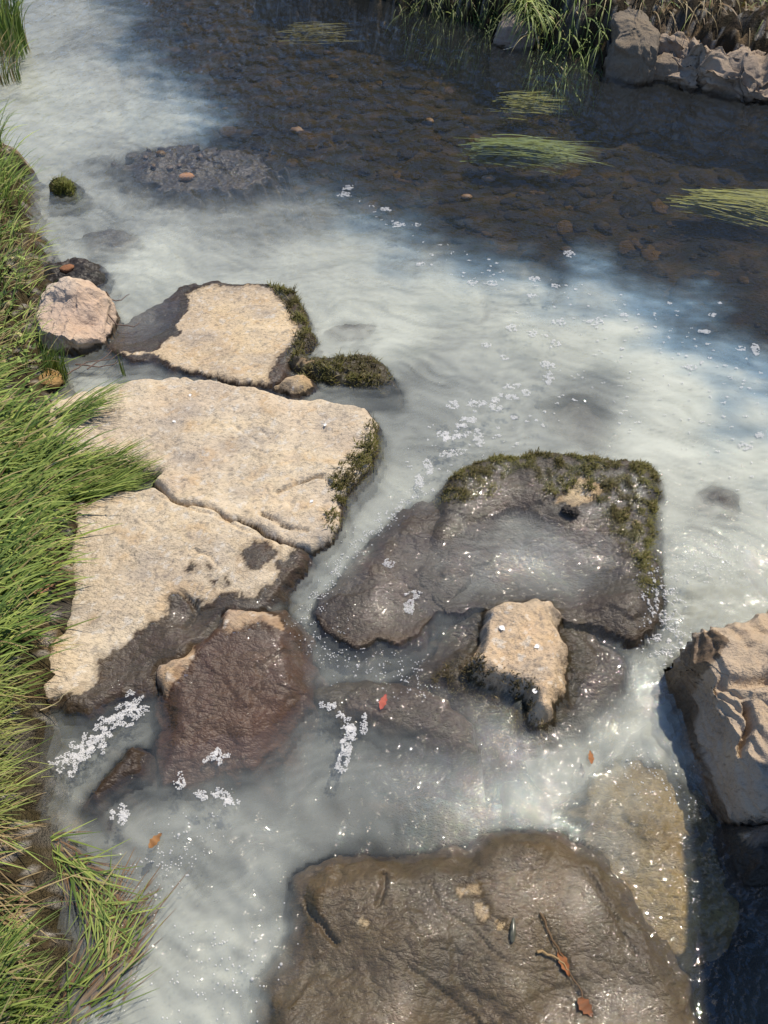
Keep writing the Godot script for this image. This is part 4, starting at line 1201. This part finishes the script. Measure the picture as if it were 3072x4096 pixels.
func moss(parent: Node, area: Array, count: int, long: float, col: Color, col2: Color) -> void:
	var poly := pv(area)
	for i in count:
		var p := in_poly(poly) + Vector2(rng.randfn(), rng.randfn()) * 0.014
		if nl.get_noise_2d(p.x * 9.0, p.y * 9.0) + rng.randf_range(-0.12, 0.12) < -0.3:
			continue
		var y := bed_at(p.x, p.y)
		var c := col.lerp(col2, clampf(0.5 + nl.get_noise_2d(p.x * 5.0, p.y * 5.0) + rng.randf_range(-0.3, 0.3), 0.0, 1.0))
		if rng.randf() < 0.05:
			c = Color(0.20, 0.16, 0.07)
		blade(Vector3(p.x, y - 0.003, p.y), rng.randf() * TAU, rng.randf_range(0.2, 1.1), rng.randf_range(0.8, 2.0), long * rng.randf_range(0.5, 1.4) * clampf(0.9 + 2.2 * nl.get_noise_2d(p.x * 16.0, p.y * 16.0), 0.25, 2.2), rng.randf_range(0.0022, 0.0042), c, false, 2)
	blades_node("moss", "", "", "stuff", M.moss, "", parent)


func build_details() -> void:
	# moss on the stones
	var olive := Color(0.055, 0.045, 0.012)
	var mossy := Color(0.10, 0.095, 0.018)
	moss(get_node("mossy_ledge"), [0.205, -1.831, 0.247, -1.923, 0.336, -2.002, 0.446, -2.041, 0.627, -2.061, 0.818, -2.031, 1.027, -1.997, 1.021, -1.865, 0.969, -1.668, 0.929, -1.469, 0.865, -1.432, 0.887, -1.607, 0.822, -1.689, 0.795, -1.808, 0.754, -1.911, 0.633, -1.854, 0.600, -1.865, 0.560, -1.958, 0.456, -1.958, 0.395, -1.865, 0.289, -1.820], 26000, 0.011, olive, mossy)
	moss(get_node("flat_slab"), [-0.032, -2.240, -0.010, -2.135, -0.047, -2.022, -0.095, -1.954, -0.138, -1.838, -0.162, -1.741, -0.191, -1.660, -0.189, -1.767, -0.185, -1.902, -0.123, -2.034, -0.071, -2.122], 2600, 0.018, olive, mossy)
	moss(get_node("flat_slab_002"), [-0.556, -3.212, -0.423, -3.181, -0.364, -2.965, -0.302, -2.775, -0.364, -2.660, -0.410, -2.597, -0.393, -2.775, -0.367, -2.853, -0.421, -2.929, -0.459, -3.075], 2600, 0.02, olive, mossy)
	moss(get_node("mossy_stone"), [-0.377, -2.569, -0.300, -2.616, -0.141, -2.664, -0.029, -2.641, 0.041, -2.539, -0.057, -2.469, -0.214, -2.487, -0.324, -2.517], 2200, 0.018, olive, mossy)
	moss(get_node("moss_hump"), [-1.877, -4.144, -1.853, -4.208, -1.787, -4.219, -1.728, -4.155, -1.750, -4.097, -1.832, -4.097], 1100, 0.03, mossy, Color(0.13, 0.15, 0.03))
	moss(get_node("crusted_rock"), [0.132, -1.145, 0.193, -1.178, 0.254, -1.211, 0.337, -1.145, 0.448, -1.097, 0.453, -1.020, 0.491, -0.990, 0.537, -1.012, 0.501, -0.961, 0.408, -0.997, 0.316, -1.074, 0.189, -1.113], 2200, 0.010, Color(0.045, 0.035, 0.014), Color(0.07, 0.055, 0.02))
	# foam rafts, each one apart
	var rafts := [-0.205, -4.207, 0.05, 0.03, 40, -0.223, -4.127, 0.07, 0.03, 50, 0.014, -3.963, 0.05, 0.025, 50, 0.076, -3.807, 0.05, 0.03, 40, 0.175, -3.798, 0.04, 0.02, 26, 0.951, -3.516, 0.05, 0.035, 60, 0.183, -3.422, 0.03, 0.02, 20, 0.433, -3.259, 0.04, 0.025, 30, 0.530, -3.251, 0.04, 0.025, 30, 0.743, -3.287, 0.05, 0.03, 40, 0.837, -3.227, 0.035, 0.02, 26, 0.714, -3.142, 0.04, 0.02, 30, 0.977, -2.936, 0.07, 0.03, 70, 0.813, -2.939, 0.06, 0.035, 70, 0.588, -2.890, 0.04, 0.03, 50, 0.677, -2.852, 0.035, 0.03, 50, 0.773, -2.781, 0.035, 0.03, 50, 1.124, -2.993, 0.03, 0.02, 20, 1.541, -2.993, 0.035, 0.02, 26, 1.463, -2.866, 0.05, 0.02, 36, 1.596, -2.744, 0.04, 0.025, 36, 1.659, -2.734, 0.03, 0.05, 50, 1.334, -2.612, 0.05, 0.02, 40, 0.459, -2.767, 0.04, 0.02, 36, 0.528, -2.676, 0.035, 0.02, 40, 0.714, -2.628, 0.055, 0.03, 80, 0.708, -2.541, 0.04, 0.05, 100, 0.543, -2.487, 0.06, 0.02, 60, 0.522, -2.422, 0.07, 0.022, 80, 0.599, -2.445, 0.03, 0.025, 50, 0.465, -2.399, 0.03, 0.02, 40, 0.461, -2.353, 0.05, 0.025, 80, 0.377, -2.376, 0.045, 0.03, 80, 0.286, -2.370, 0.04, 0.035, 80, 0.531, -2.291, 0.02, 0.015, 24, 0.374, -2.215, 0.02, 0.015, 20, 0.359, -2.275, 0.03, 0.02, 40, 0.379, -2.168, 0.035, 0.05, 90, 0.269, -2.090, 0.09, 0.025, 140, 0.170, -2.011, 0.03, 0.05, 100, 0.133, -1.938, 0.03, 0.04, 80, 0.738, -2.835, 0.015, 0.012, 12, 1.599, -3.085, 0.02, 0.012, 14, 1.357, -3.085, 0.02, 0.012, 14, 1.426, -2.124, 0.04, 0.025, 40, 1.502, -2.189, 0.03, 0.02, 30, 0.017, -1.559, 0.035, 0.02, 40, 0.102, -1.443, 0.05, 0.022, 60, 0.086, -1.404, 0.03, 0.03, 40, -0.062, -0.994, 0.018, 0.045, 110, -0.120, -0.886, 0.03, 0.06, 260]
	for i in range(0, rafts.size(), 5):
		raft(rafts[i], rafts[i + 1], rafts[i + 2] * 0.72, rafts[i + 3] * 0.9, rng.randf_range(-0.3, 0.3), int(rafts[i + 4] * 1.5))
		foam_node("foam_raft", "small white raft of bubbles drifting on the milky water", "foam rafts on the milky pool")
	raft_line([0.404, -2.353, 0.333, -2.297, 0.290, -2.215, 0.241, -2.176, 0.297, -2.176, 0.335, -2.202], 0.03, 420)
	foam_node("foam_streak", "lacy white foam hook, largest on the pool above the ledge", "", "stuff")
	raft_line([-0.195, -1.073, -0.158, -1.049, -0.120, -1.004, -0.091, -0.959, -0.118, -0.944, -0.121, -0.916], 0.018, 420)
	foam_node("foam_streak", "string of clear bubbles beside the drowned red leaf", "", "stuff")
	raft_line([-0.778, -1.057, -0.827, -1.019, -0.866, -0.944, -0.921, -0.887, -0.955, -0.859], 0.05, 900)
	var heap := [-0.804, -1.042, -0.845, -1.004, -0.878, -0.937, -0.911, -0.901]
	for i in 4:
		raft(heap[i * 2], heap[i * 2 + 1], 0.055, 0.028, -0.6, 1)
	foam_node("foam_streak", "thick white foam heap in the backwater by the grass", "", "stuff")
	raft_line([-0.929, -0.590, -0.905, -0.544, -0.895, -0.487, -0.892, -0.433], 0.03, 420)
	foam_node("foam_streak", "bubbly foam strip against the pinkish bank rock", "", "stuff")
	raft_line([-0.515, -0.887, -0.498, -0.908, -0.467, -0.887, -0.491, -0.859], 0.02, 160)
	raft_line([-0.535, -0.791, -0.477, -0.765, -0.439, -0.778], 0.04, 200)
	raft_line([-0.771, -0.713, -0.758, -0.745, -0.734, -0.726, -0.755, -0.700], 0.016, 130)
	raft_line([-0.609, -0.832, -0.579, -0.818], 0.02, 60)
	foam_node("foam", "scattered bubbles on the grey pool below the rust brown rock", "", "stuff")
	raft_line([0.159, -1.909, 0.052, -1.795, -0.049, -1.687, -0.159, -1.524, -0.234, -1.428], 0.05, 900, 0.0016, 0.003)
	raft_line([-0.292, -1.373, -0.194, -1.267, -0.073, -1.200, 0.074, -1.167, 0.131, -1.134], 0.09, 800, 0.0016, 0.003)
	foam_node("foam", "fizz of fine bubbles running down the narrow chute", "", "stuff")
	raft_line([0.973, -1.504, 0.935, -1.410, 0.944, -1.319, 0.914, -1.259], 0.09, 1600, 0.002, 0.004)
	raft_line([1.062, -1.604, 1.127, -1.544, 1.271, -1.645], 0.12, 500, 0.0016, 0.003)
	foam_node("foam", "white water breaking between the mossy ledge and buff boulder", "", "stuff")
	raft_line([-0.659, -0.555, -0.570, -0.614, -0.494, -0.700], 0.10, 260, 0.0015, 0.003)
	raft_line([-0.547, -0.290, -0.413, -0.391, -0.311, -0.320], 0.14, 300, 0.0015, 0.003)
	raft_line([0.700, -0.867, 0.804, -0.853, 0.847, -0.760], 0.10, 200, 0.0015, 0.003)
	foam_node("foam", "loose bubbles on the glittering shallows beside the wet rocks", "", "stuff")
	for i in 260:
		var p := in_poly(pv([-0.238, -4.234, 0.173, -3.732, 0.848, -3.299, 1.363, -3.067, 1.650, -2.590, 1.361, -1.692, 1.143, -2.163, 0.690, -2.215, 0.395, -2.035, 0.121, -1.846, 0.037, -2.035, 0.333, -2.439, 0.745, -2.590, 0.587, -2.993, 0.166, -3.465]))
		raft(p.x, p.y, rng.randf_range(0.004, 0.012), rng.randf_range(0.003, 0.007), 0.0, 1)
	foam_node("foam_flecks", "tiny white flecks scattered over the milky pool", "", "stuff")
	# stones on the bed
	var shapes := []
	for i in 4:
		shapes.append(lump_mesh(Vector3(1, 0.4, 0.75), Color(0.55, 0.55, 0.55), Color(1, 1, 1), 0.7, i * 5.0, M.soil, 7, 9))
	for i in 4:
		var mm := MultiMesh.new()
		mm.transform_format = MultiMesh.TRANSFORM_3D
		mm.use_colors = true
		mm.mesh = shapes[i]
		mm.instance_count = 900
		for k in 900:
			var p := in_poly(pv([-3.797, -9.609, 3.309, -9.609, 4.500, -6.055, 2.827, -2.696, 1.818, -3.040, 0.458, -3.872, -1.011, -4.844, -2.336, -6.486]))
			var s := 0.015 + 0.075 * pow(rng.randf(), 2.5)
			mm.set_instance_transform(k, Transform3D(Basis.from_euler(Vector3(rng.randf() * 0.4, rng.randf() * TAU, 0)).scaled(Vector3(s, s, s)), Vector3(p.x, base_bed(p.x, p.y) - s * 0.05, p.y)))
			var t := rng.randf()
			var col := Color(0.05, 0.036, 0.014).lerp(Color(0.025, 0.025, 0.019), t)
			if rng.randf() < 0.10:
				col = Color(0.10, 0.064, 0.022)
			mm.set_instance_color(k, col)
		var o := MultiMeshInstance3D.new()
		o.name = numbered("bed_gravel")
		o.multimesh = mm
		add_child(o)
		tag(o, "brown cobbles and gravel strewn over the stream bed", "gravel", "", "stuff")
	for q in [["orange pebble under clear water far from the banks", [-0.637, -5.719], 0.05], ["ochre pebble glowing under clear water near milky edge", [0.538, -4.740], 0.035], ["orange pebble under clear water below the far tuft", [0.349, -5.990], 0.035], ["pale pebble under clear water beside weed", [0.707, -5.037], 0.045]]:
		stone(q[0], q[1], bed_at(q[1][0], q[1][1]) + 0.02, Vector3(q[2], q[2] * 0.5, q[2] * 0.7), rng.randf() * TAU, Color(0.22, 0.125, 0.035), Color(0.15, 0.085, 0.03), M.wet)
	stone("orange stone on the dark gravel shoal", [-1.163, -4.380], bed_at(-1.163, -4.38) + 0.012, Vector3(0.045, 0.022, 0.028), 0.3, Color(0.45, 0.25, 0.13), Color(0.36, 0.2, 0.1), M.dry)
	stone("brick red pebble on the dark muddy rock", [-1.566, -3.333], 0.10, Vector3(0.035, 0.018, 0.025), 0.5, Color(0.33, 0.16, 0.08), Color(0.25, 0.13, 0.08), M.dry)
	stone("ochre pebble half hidden in grass beside the inlet", [-1.409, -2.493], 0.10, Vector3(0.05, 0.035, 0.05), 0.2, Color(0.5, 0.33, 0.14), Color(0.4, 0.25, 0.1), M.dry)
	for q in [[[-1.446, -4.603], 0.02], [[-1.362, -4.645], 0.03], [[-1.279, -4.496], 0.022], [[-1.373, -4.484], 0.02], [[-1.120, -4.627], 0.025], [[-1.229, -4.525], 0.018]]:
		stone("dark wet pebble on the gravel shoal", q[0], bed_at(q[0][0], q[0][1]) + 0.008, Vector3(q[1], q[1] * 0.6, q[1] * 0.8), rng.randf() * TAU, Color(0.09, 0.07, 0.05), Color(0.14, 0.10, 0.07), M.wet, "pebbles on the gravel shoal")
	# leaves, twigs and other flotsam
	leaf("red_leaf", "red leaf lying on the drowned dark stone", [-0.002, -1.077], -0.012, 0.06, 0.022, 1.25, Color(0.28, 0.035, 0.022), Color(0.34, 0.08, 0.035))
	leaf("brown_leaf", "curled brown leaf floating below the wedge stone", [-0.632, -0.653], 0.008, 0.05, 0.024, 1.0, Color(0.14, 0.06, 0.02), Color(0.26, 0.13, 0.045))
	leaf("orange_leaf", "thin orange leaf scrap floating below the crusty rock", [0.613, -0.890], 0.008, 0.045, 0.016, 1.5, Color(0.3, 0.12, 0.04), Color(0.2, 0.085, 0.03))
	leaf("brown_leaf", "rusty leaf caught on the long twig, upper of two", [0.449, -0.354], 0.006, 0.06, 0.022, -1.2, Color(0.17, 0.06, 0.02), Color(0.26, 0.10, 0.03))
	leaf("brown_leaf", "rusty leaf at the lower end of the long twig", [0.488, -0.263], 0.008, 0.05, 0.03, -0.9, Color(0.18, 0.065, 0.02), Color(0.12, 0.05, 0.02))
	leaf("brown_leaf", "reddish dead leaf caught in grass over the spotted slab", [-1.111, -1.401], 0.05, 0.07, 0.04, 0.6, Color(0.33, 0.19, 0.11), Color(0.22, 0.11, 0.06))
	twig("long_twig", "long thin dark twig lying across the biggest wet rock", [0.401, -0.463, 0.431, -0.402, 0.452, -0.352, 0.484, -0.293, 0.509, -0.244], 0.006, 0.004, Color(0.10, 0.06, 0.03))
	twig("forked_twig", "pale short twig crossing the long dark twig", [0.387, -0.380, 0.420, -0.372, 0.449, -0.354, 0.462, -0.334], 0.010, 0.004, Color(0.25, 0.17, 0.08))
	twig("thin_stick", "dry straw stick lying over the backwater by the slab", [-1.050, -1.026, -0.982, -1.065, -0.934, -1.104], 0.03, 0.0022, Color(0.42, 0.35, 0.2))
	for t in [[-1.348, -2.532, -1.288, -2.609, -1.182, -2.631, -1.157, -2.673], [-1.334, -2.594, -1.230, -2.578, -1.163, -2.594, -1.154, -2.625], [-1.276, -2.563, -1.214, -2.641, -1.189, -2.705], [-1.295, -3.053, -1.239, -3.068, -1.208, -3.135], [-1.244, -2.881, -1.135, -2.863, -1.110, -2.898]]:
		twig("drift_twig", "thin bare twig reaching over the milky inlet by the boulder", t, 0.03, 0.0035, Color(0.13, 0.09, 0.07), "twigs over the inlet")
	twig("far_straw", "single pale straw drooping onto the clear water under far tuft", [1.160, -6.358, 1.007, -6.302, 0.845, -6.238], 0.02, 0.004, Color(0.45, 0.42, 0.36))
	var sh := put("mussel_shell", lump_mesh(Vector3(0.030, 0.008, 0.010), Color(0.03, 0.032, 0.025), Color(0.10, 0.10, 0.07), 0.1, 3.0, M.glossy, 14, 14, 0.45))
	var sp := [0.327, -0.426]
	sh.position = Vector3(sp[0], bed_at(sp[0], sp[1]) + 0.006, sp[1])
	sh.rotation.y = 1.4
	tag(sh, "dark mussel shell lying on the biggest wet rock", "shell")
	# alder cone
	var cone := Node3D.new()
	cone.name = "alder_cone"
	var cp := [0.676, -1.771]
	cone.position = Vector3(cp[0], bed_at(cp[0], cp[1]) + 0.012, cp[1])
	cone.rotation.y = -0.5
	add_child(cone)
	tag(cone, "black scaly cone resting below the ledge's pale patch", "cone")
	put("core", lump_mesh(Vector3(0.034, 0.014, 0.015), Color(0.02, 0.018, 0.015), Color(0.035, 0.03, 0.025), 0.1, 1.0, M.plain), cone)
	clear_blades()
	for i in 90:
		var tt := rng.randf_range(-0.9, 0.9)
		var an := rng.randf() * TAU
		var rr := sqrt(1.0 - tt * tt)
		blade(Vector3(tt * 0.034, cos(an) * 0.014 * rr, sin(an) * 0.015 * rr), an, rng.randf_range(0.3, 1.2), 1.6, 0.010, 0.008, Color(0.03, 0.026, 0.022), false, 2)
	blades_node("scales", "", "", "", M.plain, "", cone)
	# pale specks on the dry stones
	for q in [["white petal flake near the top of the crusty rock", [0.380, -1.282], 0.011], ["white petal in the middle of the crusty rock", [0.479, -1.207], 0.009], ["white shell scrap at the foot of the crusty rock", [0.458, -1.066], 0.010]]:
		leaf("petal", q[0], q[1], 0.001, q[2] * 2.0, q[2] * 1.6, rng.randf() * TAU, Color(0.75, 0.74, 0.72), Color(0.8, 0.8, 0.78), "petal")
	for q in [["tiny pale petal on the largest slab facing the pitted slab", [-0.796, -2.371]], ["tiny pale petal on the largest slab above the long crack", [-0.264, -1.805]], ["tiny pale petal on the largest slab near its mossy edge", [-0.233, -2.200]], ["tiny pale petal on the largest slab near the long grass", [-0.835, -2.219]]]:
		leaf("petal", q[0], q[1], 0.001, 0.018, 0.012, rng.randf() * TAU, Color(0.7, 0.7, 0.68), Color(0.62, 0.62, 0.6), "petal")


func raft_line(line: Array, spread: float, count: int, r0 := 0.0, r1 := 0.0) -> void:
	var n := line.size() / 2
	for i in count if r0 > 0.0 else count / 14:
		var t := rng.randf() * (n - 1)
		var k := mini(int(t), n - 2)
		t -= k
		var x := lerpf(line[k * 2], line[k * 2 + 2], t) + rng.randfn() * spread * 0.4
		var z := lerpf(line[k * 2 + 1], line[k * 2 + 3], t) + rng.randfn() * spread * 0.4
		if r0 == 0.0:
			raft(x, z, rng.randf_range(0.006, 0.02), rng.randf_range(0.005, 0.013), rng.randf() * TAU, 1)
			continue
		if nr.get_noise_2d(x * 26.0, z * 26.0) < 0.05:
			continue
		var w := rng.randf_range(0.58, 0.74)
		bubble(x, water_at(x, z), z, rng.randf_range(r0, r1) * (1.8 if rng.randf() < 0.03 else 1.0), Color(w, w, w))


# ---------------------------------------------------------------- added unseen plank bridge, placed so its deck shades the lower right corner
func build_shade_bridge() -> void:
	var o := Node3D.new()
	o.name = "added_footbridge"
	o.position = Vector3(1.475, 1.75, -1.29)
	o.rotation.y = -0.17
	add_child(o)
	tag(o, "added unseen plank bridge that shades the lower right water", "bridge")
	var wood := Color(0.22, 0.17, 0.11)
	for i in 22:
		var b := BoxMesh.new()
		b.size = Vector3(2.6, 0.05, 0.142)
		b.material = wood_material()
		var p := put("plank", b, o)
		p.position = Vector3(1.3, 0.0, 0.075 + i * 0.15)
	for x in [0.35, 2.3]:
		var b := BoxMesh.new()
		b.size = Vector3(0.14, 0.22, 3.3)
		b.material = wood_material()
		var p := put("beam", b, o)
		p.position = Vector3(x, -0.137, 1.65)
	for z in [0.3, 3.0]:
		var b := CylinderMesh.new()
		b.top_radius = 0.08
		b.bottom_radius = 0.09
		b.height = 1.9
		b.material = wood_material()
		var p := put("post", b, o)
		p.position = Vector3(2.3, -1.2, z)


func wood_material() -> StandardMaterial3D:
	if not M.has("wood"):
		var m := StandardMaterial3D.new()
		m.albedo_color = Color(0.22, 0.17, 0.11).linear_to_srgb()
		m.roughness = 0.85
		M.wood = m
	return M.wood
